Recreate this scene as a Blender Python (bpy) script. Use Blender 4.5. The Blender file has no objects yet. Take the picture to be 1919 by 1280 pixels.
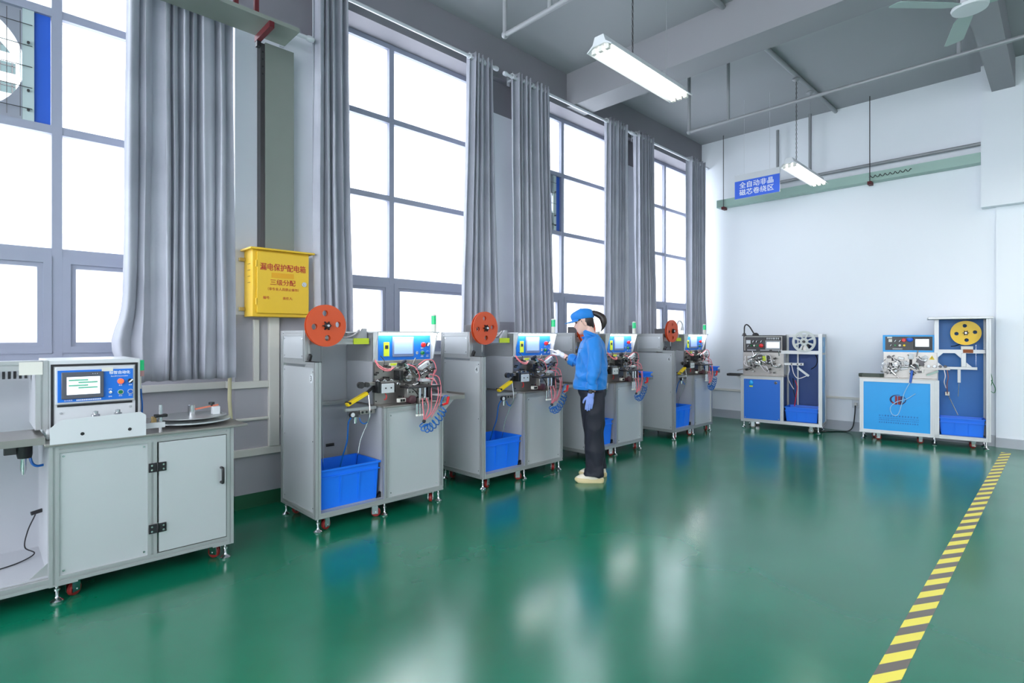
import bpy, bmesh, math, random
from mathutils import Vector, Matrix, noise
random.seed(7)
S = bpy.context.scene
COL = S.collection
PI = math.pi

# ---------------------------------------------------------------- camera
VIEW = math.radians(45.433)
cam_d = bpy.data.cameras.new('camera')
cam_d.sensor_width = 36.0
cam_d.lens = 36.0 * 1025.0 / 1919.0
cam_d.shift_y = -8.0 / 1919.0
cam_d.clip_start = 0.05
cam = bpy.data.objects.new('camera', cam_d)
cam.location = (0, 0, 1.40)
cam.rotation_euler = (PI / 2, 0, VIEW - PI / 2)
COL.objects.link(cam)
S.camera = cam

# ---------------------------------------------------------------- world (overcast daylight) and exposure
W = bpy.data.worlds.new('World')
S.world = W
W.use_nodes = True
bg = W.node_tree.nodes['Background']
bg.inputs['Color'].default_value = (0.90, 0.95, 1.0, 1)
bg.inputs['Strength'].default_value = 8.0
S.view_settings.view_transform = 'Standard'
S.view_settings.look = 'None'
S.view_settings.gamma = 1.0
S.view_settings.exposure = -0.42
S.view_settings.use_curve_mapping = False

def fill_lamp(x, y, power, sx=1.2, sy=0.25, z=3.62):
    """unseen area lights added as room fill, standing in for fluorescent fittings outside the frame"""
    l = bpy.data.lights.new('added_fill_light', 'AREA')
    l.shape = 'RECTANGLE'; l.size = sx; l.size_y = sy
    l.energy = power; l.color = (1.0, 0.98, 0.95)
    o = bpy.data.objects.new('added_fill_light', l)
    o.location = (x, y, z)
    COL.objects.link(o)
LAMP_POWER = 40.0
for (lx, ly, lk) in ((-1.2, 0.6, .8), (1.8, -0.4, .8), (4.4, -0.8, 1.0), (6.9, -0.8, 1.2), (8.2, -1.6, 1.2), (1.2, -3.0, 1.0), (4.5, -3.2, 1.0)):
    fill_lamp(lx, ly, LAMP_POWER * lk)  # unseen fill lights, added to brighten the room from the camera side

# unseen area light added by the end wall to brighten the machines' left sides
dl = bpy.data.lights.new('added_side_fill', 'AREA'); dl.shape = 'RECTANGLE'; dl.size = 3.0; dl.size_y = 8.0
dl.energy = 300.0; dl.color = (0.94, 0.97, 1.0)
do = bpy.data.objects.new('added_side_fill', dl); do.location = (-3.9, 0.2, 2.65); do.rotation_euler = (0, -PI / 2, 0)
COL.objects.link(do)

# ---------------------------------------------------------------- materials
def lin(c):
    return tuple(((v / 255.0) / 12.92 if v / 255.0 <= 0.04045 else ((v / 255.0 + 0.055) / 1.055) ** 2.4) for v in c)
MATS = {}
def mat(name, rgb, rough=0.5, metal=0.0, emit=0.0, coat=0.0, var=0.0, scale=8.0, spec=0.5, bump=0.0, trans=0.0, alpha=1.0, sheen=0.0):
    if name in MATS: return MATS[name]
    m = bpy.data.materials.new(name); m.use_nodes = True
    nt = m.node_tree; b = nt.nodes['Principled BSDF']
    c = lin(rgb)
    b.inputs['Base Color'].default_value = (*c, 1)
    b.inputs['Roughness'].default_value = rough
    b.inputs['Metallic'].default_value = metal
    b.inputs['Specular IOR Level'].default_value = spec
    b.inputs['Coat Weight'].default_value = coat
    b.inputs['Coat Roughness'].default_value = 0.08
    b.inputs['Transmission Weight'].default_value = trans
    b.inputs['Alpha'].default_value = alpha
    b.inputs['Sheen Weight'].default_value = sheen
    if emit:
        b.inputs['Emission Color'].default_value = (*c, 1)
        b.inputs['Emission Strength'].default_value = emit
    if var or bump:
        tc = nt.nodes.new('ShaderNodeTexCoord'); nz = nt.nodes.new('ShaderNodeTexNoise')
        nz.inputs['Scale'].default_value = scale; nz.inputs['Detail'].default_value = 4
        nt.links.new(tc.outputs['Object'], nz.inputs['Vector'])
        if var:
            hs = nt.nodes.new('ShaderNodeMapRange')
            hs.inputs['To Min'].default_value = 1 - var; hs.inputs['To Max'].default_value = 1 + var
            mx = nt.nodes.new('ShaderNodeVectorMath'); mx.operation = 'SCALE'
            mx.inputs[0].default_value = c
            nt.links.new(nz.outputs['Fac'], hs.inputs['Value'])
            nt.links.new(hs.outputs['Result'], mx.inputs['Scale'])
            nt.links.new(mx.outputs['Vector'], b.inputs['Base Color'])
        if bump:
            bp = nt.nodes.new('ShaderNodeBump'); bp.inputs['Strength'].default_value = bump
            bp.inputs['Distance'].default_value = 0.01
            nt.links.new(nz.outputs['Fac'], bp.inputs['Height'])
            nt.links.new(bp.outputs['Normal'], b.inputs['Normal'])
    MATS[name] = m
    return m

ALU = mat('brushed_aluminium', (180, 182, 183), 0.38, 0.55, var=0.03)
PANEL = mat('grey_sheet_panel', (198, 201, 204), 0.36, 0.35, var=0.025, scale=3)
PANELIN = mat('grey_inner_panel', (176, 178, 184), 0.45, 0.1, var=0.03, scale=3)
STEEL = mat('stainless_plate', (160, 156, 152), 0.3, 0.75, var=0.06, scale=5)
CHROME = mat('chrome', (215, 215, 218), 0.14, 1.0)
DARKSTEEL = mat('dark_steel', (80, 78, 80), 0.35, 0.7, var=0.1)
BLACK = mat('black_plastic', (28, 28, 32), 0.4)
CASTRED = mat('red_caster', (130, 30, 30), 0.4)
CASTGREY = mat('grey_caster', (150, 145, 140), 0.4)
WHITEP = mat('white_painted_steel', (206, 209, 213), 0.4)
BLUEP = mat('blue_control_plate', (20, 112, 214), 0.4)
BINBLUE = mat('blue_bin_plastic', (22, 118, 240), 0.38, var=0.03)
ORANGE = mat('orange_reel_plastic', (214, 82, 40), 0.4, var=0.03)
YELLOW = mat('yellow_plastic', (240, 205, 20), 0.4)
LIME = mat('lime_sticker', (205, 222, 50), 0.5)
REDB = mat('red_button', (215, 30, 36), 0.3)
GREENB = mat('green_button', (16, 120, 66), 0.3)
BLUEB = mat('blue_button', (20, 90, 190), 0.3)
PINK = mat('pink_air_tube', (232, 120, 132), 0.35)
CLEAR = mat('clear_air_tube', (226, 222, 226), 0.25)
HOSE = mat('blue_air_hose', (16, 96, 176), 0.3)
WHITET = mat('white_lettering', (236, 240, 246), 0.5)
BLACKT = mat('black_lettering', (40, 40, 44), 0.5)
SCREEN = mat('lit_screen', (150, 176, 236), 0.2, emit=0.35)
SCREENW = mat('white_lit_screen', (232, 236, 244), 0.2, emit=0.75)
GREENL = mat('green_lamp', (20, 190, 120), 0.25, emit=0.35)
LED = mat('led_strip', (255, 252, 240), 0.3, emit=40.0)
REDL = mat('red_lit_button', (255, 90, 50), 0.3, emit=1.6)
TUBE = mat('fluorescent_tube', (255, 252, 246), 0.3, emit=9.0)
GREYTRIM = mat('pipe_grey', (150, 152, 156), 0.45, 0.2)
TRAYGREEN = mat('tray_green_grey', (124, 130, 124), 0.5, var=0.03)
TRAYMINT = mat('tray_mint', (160, 188, 178), 0.5, var=0.03)
DARKRED = mat('dark_red_steel', (92, 22, 30), 0.5)
CREAM = mat('cream_trunking', (222, 220, 212), 0.5)
EBOX = mat('yellow_enamel', (226, 184, 44), 0.38, var=0.02)
REDT = mat('red_lettering', (176, 36, 36), 0.5)

# ---------------------------------------------------------------- mesh helpers
class MB:
    def __init__(s): s.b = bmesh.new()
    def box(s, x0, x1, y0, y1, z0, z1):
        v = [s.b.verts.new((x, y, z)) for x in (x0, x1) for y in (y0, y1) for z in (z0, z1)]
        for f in ((0, 1, 3, 2), (4, 6, 7, 5), (0, 4, 5, 1), (2, 3, 7, 6), (0, 2, 6, 4), (1, 5, 7, 3)):
            s.b.faces.new([v[i] for i in f])
        return s
    def obox(s, c, size, M):
        """oriented box: centre, size, 3x3 rotation"""
        c = Vector(c); v = []
        for x in (-.5, .5):
            for y in (-.5, .5):
                for z in (-.5, .5):
                    v.append(s.b.verts.new(c + M @ Vector((x * size[0], y * size[1], z * size[2]))))
        for f in ((0, 1, 3, 2), (4, 6, 7, 5), (0, 4, 5, 1), (2, 3, 7, 6), (0, 2, 6, 4), (1, 5, 7, 3)):
            s.b.faces.new([v[i] for i in f])
        return s
    def bar(s, p, q, w, h):
        """rectangular bar from p to q, w sideways, h along the other normal"""
        p, q = Vector(p), Vector(q); d = (q - p)
        u = d.normalized(); a = Vector((0, 0, 1)) if abs(u.z) < .95 else Vector((0, 1, 0))
        sd = u.cross(a).normalized(); up = sd.cross(u)
        M = Matrix((sd, u, up)).transposed()
        return s.obox((p + q) / 2, (w, d.length, h), M)
    def cyl(s, p, q, r, n=16, r2=None, cap=True):
        p, q = Vector(p), Vector(q)
        if r2 is None: r2 = r
        u = (q - p).normalized(); a = Vector((0, 0, 1)) if abs(u.z) < .9 else Vector((1, 0, 0))
        e1 = u.cross(a).normalized(); e2 = u.cross(e1)
        A = [s.b.verts.new(p + r * (math.cos(t) * e1 + math.sin(t) * e2)) for t in [2 * PI * i / n for i in range(n)]]
        B = [s.b.verts.new(q + r2 * (math.cos(t) * e1 + math.sin(t) * e2)) for t in [2 * PI * i / n for i in range(n)]]
        for i in range(n):
            s.b.faces.new((A[i], A[(i + 1) % n], B[(i + 1) % n], B[i]))
        if cap:
            s.b.faces.new(A[::-1]); s.b.faces.new(B)
        return s
    def tube(s, pts, r, n=8, closed=False):
        pts = [Vector(p) for p in pts]; m = len(pts)
        rr = r if hasattr(r, '__len__') else [r] * m
        rings = []; prev = None
        for i, p in enumerate(pts):
            if closed: t = pts[(i + 1) % m] - pts[i - 1]
            else: t = pts[min(i + 1, m - 1)] - pts[max(i - 1, 0)]
            t.normalize()
            if prev is None:
                a = Vector((0, 0, 1)) if abs(t.z) < .9 else Vector((1, 0, 0))
                e1 = t.cross(a).normalized()
            else:
                e1 = (prev - t * prev.dot(t)).normalized()
            prev = e1; e2 = t.cross(e1)
            rings.append([s.b.verts.new(p + rr[i] * (math.cos(2 * PI * k / n) * e1 + math.sin(2 * PI * k / n) * e2)) for k in range(n)])
        for i in range(m if closed else m - 1):
            A, B = rings[i], rings[(i + 1) % m]
            for k in range(n):
                s.b.faces.new((A[k], A[(k + 1) % n], B[(k + 1) % n], B[k]))
        if not closed:
            s.b.faces.new(rings[0][::-1]); s.b.faces.new(rings[-1])
        return s
    def prism(s, poly, ax, a, b):
        """extrude a 2-D polygon along axis ax ('x','y','z') from a to b"""
        def P(u, v, w):
            return {'x': (w, u, v), 'y': (u, w, v), 'z': (u, v, w)}[ax]
        A = [s.b.verts.new(P(u, v, a)) for u, v in poly]; B = [s.b.verts.new(P(u, v, b)) for u, v in poly]
        n = len(poly)
        for i in range(n): s.b.faces.new((A[i], A[(i + 1) % n], B[(i + 1) % n], B[i]))
        s.b.faces.new(A[::-1]); s.b.faces.new(B)
        return s
    def prof(s, ax, a, b, u, v, w, h=None):
        """slotted aluminium extrusion, square w (or w x h), cross-section corner at (u, v)"""
        h = h or w
        g = min(w, h) * .11; d = min(w, h) * .16
        P = [(0, 0), (w / 2 - g, 0), (w / 2 - g, d), (w / 2 + g, d), (w / 2 + g, 0), (w, 0),
             (w, h / 2 - g), (w - d, h / 2 - g), (w - d, h / 2 + g), (w, h / 2 + g), (w, h),
             (w / 2 + g, h), (w / 2 + g, h - d), (w / 2 - g, h - d), (w / 2 - g, h), (0, h),
             (0, h / 2 + g), (d, h / 2 + g), (d, h / 2 - g), (0, h / 2 - g)]
        return s.prism([(u + x, v + y) for x, y in P], ax, a, b)
    def lathe(s, prof, M=None, n=24):
        """prof: list of (radius, height) about z, M: 4x4 placing it"""
        M = M or Matrix()
        rings = []
        for r, z in prof:
            if r < 1e-6: rings.append([s.b.verts.new(M @ Vector((0, 0, z)))])
            else: rings.append([s.b.verts.new(M @ Vector((r * math.cos(2 * PI * k / n), r * math.sin(2 * PI * k / n), z))) for k in range(n)])
        for A, B in zip(rings, rings[1:]):
            for k in range(n):
                k2 = (k + 1) % n
                if len(A) == 1 and len(B) == 1: continue
                if len(A) == 1: s.b.faces.new((A[0], B[k2], B[k]))
                elif len(B) == 1: s.b.faces.new((A[k], A[k2], B[0]))
                else: s.b.faces.new((A[k], A[k2], B[k2], B[k]))
        if len(rings[0]) > 1: s.b.faces.new(rings[0][::-1])
        if len(rings[-1]) > 1: s.b.faces.new(rings[-1])
        return s
    def ball(s, c, r, n=16, m=10):
        c = Vector(c); r = r if hasattr(r, '__len__') else (r, r, r)
        pr = [(math.sin(PI * i / m), -math.cos(PI * i / m)) for i in range(m + 1)]
        M = Matrix.Translation(c) @ Matrix.Diagonal((r[0], r[1], r[2], 1))
        return s.lathe(pr, M, n)
    def loft(s, rings, n=28, cap=True):
        """rings: (centre, e1, e2) ellipse axes as vectors"""
        R = []
        for c, e1, e2 in rings:
            c, e1, e2 = Vector(c), Vector(e1), Vector(e2)
            R.append([s.b.verts.new(c + math.cos(2 * PI * k / n) * e1 + math.sin(2 * PI * k / n) * e2) for k in range(n)])
        for A, B in zip(R, R[1:]):
            for k in range(n): s.b.faces.new((A[k], A[(k + 1) % n], B[(k + 1) % n], B[k]))
        if cap: s.b.faces.new(R[0][::-1]); s.b.faces.new(R[-1])
        return s
    def holed(s, outer, holes, ax, a, b):
        """plate with holes: outer and holes are 2-D loops; thickness a..b along ax"""
        def P(u, v, w):
            return {'x': (w, u, v), 'y': (u, w, v), 'z': (u, v, w)}[ax]
        t = bmesh.new(); E = []
        for loop in [outer] + holes:
            vs = [t.verts.new(P(u, v, a)) for u, v in loop]
            for i in range(len(vs)): E.append(t.edges.new((vs[i], vs[(i + 1) % len(vs)])))
        bmesh.ops.triangle_fill(t, use_beauty=True, use_dissolve=False, edges=E)
        r = bmesh.ops.extrude_face_region(t, geom=t.faces[:])
        dv = Vector(P(0, 0, b - a))
        for v in [g for g in r['geom'] if isinstance(g, bmesh.types.BMVert)]: v.co += dv
        me = bpy.data.meshes.new('t'); bmesh.ops.recalc_face_normals(t, faces=t.faces[:]); t.to_mesh(me); t.free()
        s.b.from_mesh(me); bpy.data.meshes.remove(me)
        return s
    def xf(s, M):
        bmesh.ops.transform(s.b, matrix=M, verts=s.b.verts[:]); return s
    def mesh(s, name, m, smooth=True, ang=35):
        bmesh.ops.recalc_face_normals(s.b, faces=s.b.faces[:])
        me = bpy.data.meshes.new(name); s.b.to_mesh(me); s.b.free()
        me.materials.append(m)
        if smooth:
            me.shade_smooth(); me.set_sharp_from_angle(angle=math.radians(ang))
        return me
    def build(s, name, m, parent=None, smooth=True, bevel=0.0, ang=35):
        o = bpy.data.objects.new(name, s.mesh(name, m, smooth, ang)); COL.objects.link(o)
        if parent is not None: o.parent = parent
        if bevel:
            md = o.modifiers.new('bevel', 'BEVEL'); md.width = bevel; md.segments = 2; md.limit_method = 'ANGLE'
        return o

def thing(name, label, cat, loc=(0, 0, 0), rotz=0.0, group=None):
    o = bpy.data.objects.new(name, None); COL.objects.link(o)
    o.empty_display_size = 0.1
    o.location = loc; o.rotation_euler = (0, 0, rotz)
    o['label'] = label; o['category'] = cat
    if group: o['group'] = group
    return o
def tag(o, label, cat, group=None):
    o['label'] = label; o['category'] = cat
    if group: o['group'] = group
    return o
def struct(o):
    o['kind'] = 'structure'; return o
def copy_tree(root, loc, rotz=None, label=None, group=None):
    r = root.copy(); COL.objects.link(r); r.location = loc
    if rotz is not None: r.rotation_euler = (0, 0, rotz)
    if label: r['label'] = label
    if group: r['group'] = group
    for ch in list(root.children):
        c = ch.copy(); COL.objects.link(c); c.parent = r
        for g in list(ch.children):
            d = g.copy(); COL.objects.link(d); d.parent = c
    return r
def remeshed(mb, name, m, voxel, parent=None, smooth_it=4, noise_amp=0.0, noise_scale=6.0, noise_fn=None):
    """voxel-union the overlapping shells of mb into one continuous skin"""
    bmesh.ops.recalc_face_normals(mb.b, faces=mb.b.faces[:])
    me = bpy.data.meshes.new(name); mb.b.to_mesh(me); mb.b.free()
    t = bpy.data.objects.new('tmp', me); COL.objects.link(t)
    r = t.modifiers.new('r', 'REMESH'); r.mode = 'VOXEL'; r.voxel_size = voxel
    if smooth_it:
        sm = t.modifiers.new('s', 'SMOOTH'); sm.iterations = smooth_it; sm.factor = 0.5
    dg = bpy.context.evaluated_depsgraph_get()
    out = bpy.data.meshes.new_from_object(t.evaluated_get(dg))
    bpy.data.objects.remove(t); bpy.data.meshes.remove(me)
    out.name = name
    if noise_fn:
        ns = [(v.index, v.normal.copy()) for v in out.vertices]
        for i, nv in ns:
            v = out.vertices[i]; v.co += nv * noise_fn(v.co)
    out.materials.clear(); out.materials.append(m); out.shade_smooth()
    o = bpy.data.objects.new(name, out); COL.objects.link(o)
    if parent is not None: o.parent = parent
    return o
def text_mesh(mb, body, size, M, bold=0.0, align='CENTER', depth=0.0006, sx=1.0):
    """lettering as flat mesh, added to mb; text plane = local XY of M"""
    cu = bpy.data.curves.new('t', 'FONT'); cu.body = body; cu.size = size
    cu.align_x = align; cu.align_y = 'CENTER'; cu.extrude = depth;  cu.resolution_u = 2
    t = bpy.data.objects.new('t', cu); COL.objects.link(t)
    dg = bpy.context.evaluated_depsgraph_get()
    me = bpy.data.meshes.new_from_object(t.evaluated_get(dg))
    me.transform(Matrix.Diagonal((sx, 1, 1, 1)))
    for q in ((0, -.6, .6) if bold else (0,)):                          # heavier strokes: the same glyphs set again a hair aside
        m2 = me.copy(); m2.transform(M @ Matrix.Translation((q * bold, q * bold * .5, abs(q) * .0001 + (q > 0) * .0001))); mb.b.from_mesh(m2); bpy.data.meshes.remove(m2)
    bpy.data.objects.remove(t); bpy.data.curves.remove(cu); bpy.data.meshes.remove(me)
    return mb
def FRONT(x, y, z):
    """text placed at x,y,z reading along +x, facing -y"""
    return Matrix.Translation((x, y, z)) @ Matrix.Rotation(PI / 2, 4, 'X')
def LEFTF(x, y, z):
    """text facing -x, reading towards -y"""
    return Matrix.Translation((x, y, z)) @ Matrix.Rotation(-PI / 2, 4, 'Z') @ Matrix.Rotation(PI / 2, 4, 'X')
def circ(cx, cy, r, n=28, rx=None):
    return [(cx + (rx or r) * math.cos(2 * PI * k / n), cy + r * math.sin(2 * PI * k / n)) for k in range(n)]
def arc(pts, n=8):
    """Catmull-Rom through pts"""
    P = [Vector(p) for p in pts]; P = [P[0] * 2 - P[1]] + P + [P[-1] * 2 - P[-2]]
    out = []
    for i in range(1, len(P) - 2):
        a, b, c, d = P[i - 1:i + 3]
        for k in range(n):
            t = k / n
            out.append(0.5 * ((2 * b) + (c - a) * t + (2 * a - 5 * b + 4 * c - d) * t * t + (3 * b - a - 3 * c + d) * t ** 3))
    out.append(P[-2]); return out

# ================================================================= THE ROOM
def floor_material():
    m = bpy.data.materials.new('green_epoxy_floor'); m.use_nodes = True
    nt = m.node_tree; b = nt.nodes['Principled BSDF']; L = nt.links.new
    tc = nt.nodes.new('ShaderNodeTexCoord'); n1 = nt.nodes.new('ShaderNodeTexNoise')
    n1.inputs['Scale'].default_value = 0.7; n1.inputs['Detail'].default_value = 5
    L(tc.outputs['Object'], n1.inputs['Vector'])
    r = nt.nodes.new('ShaderNodeValToRGB')
    r.color_ramp.elements[0].position = .3; r.color_ramp.elements[0].color = (*lin((4, 92, 68)), 1)
    r.color_ramp.elements[1].position = .72; r.color_ramp.elements[1].color = (*lin((10, 118, 88)), 1)
    L(n1.outputs['Fac'], r.inputs['Fac']); L(r.outputs['Color'], b.inputs['Base Color'])
    n2 = nt.nodes.new('ShaderNodeTexNoise'); n2.inputs['Scale'].default_value = 2.2; n2.inputs['Detail'].default_value = 3
    L(tc.outputs['Object'], n2.inputs['Vector'])
    mr = nt.nodes.new('ShaderNodeMapRange'); mr.inputs['To Min'].default_value = .14; mr.inputs['To Max'].default_value = .26
    L(n2.outputs['Fac'], mr.inputs['Value']); L(mr.outputs['Result'], b.inputs['Roughness'])
    b.inputs['IOR'].default_value = 1.7
    return m
def banded_material(name, bands, rough=.6):
    """paint bands by height: list of (z_from, rgb)"""
    m = bpy.data.materials.new(name); m.use_nodes = True
    nt = m.node_tree; b = nt.nodes['Principled BSDF']; L = nt.links.new
    tc = nt.nodes.new('ShaderNodeTexCoord'); sp = nt.nodes.new('ShaderNodeSeparateXYZ')
    L(tc.outputs['Object'], sp.inputs['Vector'])
    dv = nt.nodes.new('ShaderNodeMath'); dv.operation = 'DIVIDE'; dv.inputs[1].default_value = 5.0
    L(sp.outputs['Z'], dv.inputs[0])
    r = nt.nodes.new('ShaderNodeValToRGB'); r.color_ramp.interpolation = 'CONSTANT'
    e = r.color_ramp.elements
    while len(e) < len(bands): e.new(0.5)
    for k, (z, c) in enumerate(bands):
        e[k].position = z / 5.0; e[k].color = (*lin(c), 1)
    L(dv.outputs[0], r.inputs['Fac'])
    nz = nt.nodes.new('ShaderNodeTexNoise'); nz.inputs['Scale'].default_value = 1.5; nz.inputs['Detail'].default_value = 4
    L(tc.outputs['Object'], nz.inputs['Vector'])
    mr = nt.nodes.new('ShaderNodeMapRange'); mr.inputs['To Min'].default_value = .95; mr.inputs['To Max'].default_value = 1.04
    L(nz.outputs['Fac'], mr.inputs['Value'])
    mx = nt.nodes.new('ShaderNodeVectorMath'); mx.operation = 'SCALE'
    L(r.outputs['Color'], mx.inputs[0]); L(mr.outputs['Result'], mx.inputs['Scale'])
    L(mx.outputs['Vector'], b.inputs['Base Color'])
    b.inputs['Roughness'].default_value = rough
    return m
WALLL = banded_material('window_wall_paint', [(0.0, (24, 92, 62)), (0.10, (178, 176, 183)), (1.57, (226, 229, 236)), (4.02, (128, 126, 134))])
WALLW = mat('white_wall_paint', (232, 236, 242), .55, var=.015, scale=1.2)
CEIL = mat('grey_ceiling_paint', (152, 154, 158), .7, var=.03, scale=1.0)
BEAMM = mat('grey_beam_paint', (142, 142, 147), .65, var=.03, scale=1.2)
BASEM = mat('grey_baseboard', (176, 180, 188), .5)
FRAME = mat('grey_window_frame', (146, 151, 168), .4, .1, var=.02)

ZC = 4.86
WIN = [(-.6, 1.5, .41), (2.3, 4.2, 3.06), (4.75, 6.9, 5.77), (7.45, 9.34, 8.5)]
struct(MB().box(-4, 9.6, -5, 5.1, -.12, 0).build('floor', floor_material(), smooth=False))
mb = MB()
mb.box(-4, 9.5, 4.85, 5.1, 0, 1.24)
for a, b in ((-1.25, -.6), (1.5, 2.3), (4.2, 4.75), (6.9, 7.45)): mb.box(a, b, 4.7, 5.1, 0, 4.4)
mb.box(-4, 9.5, 4.62, 5.1, 4.4, ZC)
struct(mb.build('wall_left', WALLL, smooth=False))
struct(MB().box(9.35, 9.6, -5, 5.1, 0, ZC).build('wall_back', WALLW, smooth=False))
struct(MB().box(-4, 9.6, -5.1, -5, 0, ZC).build('wall_front', WALLW, smooth=False))
struct(MB().box(-4.1, -4, -5, 5.1, 0, 1.0).box(-4.1, -4, -5, 5.1, 4.3, ZC).box(-4.1, -4, -5, -4, 1.0, 4.3).box(-4.1, -4, 4.4, 5.1, 1.0, 4.3).build('wall_rear', WALLW, smooth=False))
struct(MB().box(9.31, 9.36, -5, .64, 0, 3.06).build('wall_right', WALLW, smooth=False))
struct(MB().box(9.17, 9.36, -5, .775, 3.06, ZC).build('trim_1', WALLW, smooth=False))
struct(MB().box(-4, 9.6, -5, 5.1, ZC, 5.0).build('ceiling', CEIL, smooth=False))
struct(MB().box(5.56, 5.93, -5, 4.63, 4.42, ZC).build('trim_2', BEAMM, smooth=False))
struct(MB().box(-4, 9.2, .45, .67, 4.5, ZC).build('trim_3', BEAMM, smooth=False))
struct(MB().box(9.325, 9.35, .64, 4.85, 0, .14).build('baseboard_back', BASEM, smooth=False))
struct(MB().box(9.285, 9.31, -5, .64, 0, .12).build('baseboard_right', BASEM, smooth=False))

def pane_material():
    m = bpy.data.materials.new('frosted_window_pane'); m.use_nodes = True
    nt = m.node_tree; nt.nodes.clear(); L = nt.links.new
    out = nt.nodes.new('ShaderNodeOutputMaterial')
    tp = nt.nodes.new('ShaderNodeBsdfTransparent'); tp.inputs['Color'].default_value = (.97, .98, 1, 1)
    tl = nt.nodes.new('ShaderNodeBsdfTranslucent'); tl.inputs['Color'].default_value = (.96, .97, 1, 1)
    gl = nt.nodes.new('ShaderNodeBsdfGlossy'); gl.inputs['Roughness'].default_value = .05
    a = nt.nodes.new('ShaderNodeMixShader'); a.inputs['Fac'].default_value = .5
    b = nt.nodes.new('ShaderNodeMixShader'); b.inputs['Fac'].default_value = .05
    L(tp.outputs[0], a.inputs[1]); L(tl.outputs[0], a.inputs[2])
    L(a.outputs[0], b.inputs[1]); L(gl.outputs[0], b.inputs[2]); L(b.outputs[0], out.inputs['Surface'])
    return m
PANE = pane_material()
ZT = [1.25, 1.98, 2.82, 3.62, 4.40]
for k, (x0, x1, xm) in enumerate(WIN):
    f = MB()
    for x in (x0, x1 - .05): f.box(x, x + .05, 4.87, 4.95, 1.24, 4.40)
    f.box(xm - .028, xm + .028, 4.865, 4.955, 1.24, 4.40)
    for z in ZT[1:4]:
        for a, b in ((x0 + .05, xm - .028), (xm + .028, x1 - .05)): f.box(a, b, 4.868, 4.952, z - .028, z + .028)
    for z in (1.24, 4.35):
        for a, b in ((x0 + .05, xm - .028), (xm + .028, x1 - .05)): f.box(a, b, 4.868, 4.952, z, z + .05)
    for a, b in ((x0 + .05, xm - .028), (xm + .028, x1 - .05)):      # opening casements in the bottom row
        for q, w, y in ((0, .045, 4.858), (.045, .03, 4.872)):
            f.box(a + q, a + q + w, y, 4.945, 1.29 + q, 1.952 - q); f.box(b - q - w, b - q, y, 4.945, 1.29 + q, 1.952 - q)
            f.box(a + q + w, b - q - w, y, 4.945, 1.29 + q, 1.29 + q + w); f.box(a + q + w, b - q - w, y, 4.945, 1.952 - q - w, 1.952 - q)
    w = struct(f.build('window_%d' % (k + 1), FRAME, smooth=False))
    p = MB()
    for j in range(4):
        for side, (a, b) in enumerate(((x0 + .05, xm - .028), (xm + .028, x1 - .05))):
            if side == 0 and j == 2 and k in (0, 2): continue        # these cells hold the exhaust fans
            p.box(a, b, 4.906, 4.914, ZT[j] + .02, ZT[j + 1] - .028)
    p.build('pane', PANE, w, smooth=False)
    MB().box(x0, x1, 4.80, 4.87, 1.215, 1.245).build('window_sill', WHITEP, w, smooth=False)

f = MB().box(-4.08, -4.02, -4, 4.4, 1.0, 1.05).box(-4.08, -4.02, -4, 4.4, 4.25, 4.3).box(-4.08, -4.02, -4, 4.4, 2.6, 2.65)  # unseen end-wall window, added to let light reach the machines' left sides
for k in range(7): f.box(-4.08, -4.02, -4 + k * 1.392, -3.95 + k * 1.392, 1.05, 4.25)
w = struct(f.build('window_5', FRAME, smooth=False))
p = MB()
for k in range(6):
    for a, b in ((1.05, 2.6), (2.65, 4.25)): p.box(-4.054, -4.046, -3.95 + k * 1.392, -2.608 + k * 1.392, a, b)
p.build('pane', PANE, w, smooth=False)

# ---------------------------------------------------------------- exhaust fans set in the window cells
FANPLATE = mat('fan_plate_grey', (150, 154, 166), .45, .3)
FANBLUE = mat('blue_infill_panel', (36, 88, 190), .45)
FANSIDE = mat('fan_side_strip', (184, 200, 200), .4, .3)
def make_fan():
    t = thing('exhaust_fan', 'round exhaust fan opening behind a wire guard, in the nearest window at the left edge', 'fan', (.382, 4.9, 2.848))
    w = .93
    MB().holed([(-.15, .0), (-.15, .744), (-w, .744), (-w, 0)], [circ(-.50, .366, .362, 48)], 'y', .0, .05).build('housing_plate', FANPLATE, t)
    n = 40; ri = MB(); A = []
    for y in (.05, .34):
        A.append([ri.b.verts.new((-.50 + .362 * math.cos(2 * PI * i / n), y, .366 + .362 * math.sin(2 * PI * i / n))) for i in range(n)])
    for i in range(n): ri.b.faces.new((A[0][i], A[0][(i + 1) % n], A[1][(i + 1) % n], A[1][i]))
    ri.build('duct_ring', FANSIDE, t)
    MB().box(-.149, -.09, -.02, .06, 0, .744).build('side_strip', FANSIDE, t)
    MB().box(-.088, -.004, -.005, .02, 0, .744).build('infill_panel', FANBLUE, t)
    g = MB()
    for i in range(12): g.cyl((-.16 - i * .066, -.03, .02), (-.16 - i * .066, -.03, .72), .002, 6)
    for z in (.08, .22, .36, .5, .64): g.cyl((-.92, -.032, z), (-.1, -.032, z), .0025, 6)
    g.build('wire_guard', DARKSTEEL, t)
    for z in (.07, .2, .52): MB().cyl((-.12, -.04, z), (-.12, -.02, z), .008, 8).build('bolt', DARKSTEEL, t)
    return t
fan0 = make_fan()
copy_tree(fan0, (5.742, 4.9, 2.848), label='exhaust fan panel with a blue infill strip, in the window behind the woman')

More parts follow.
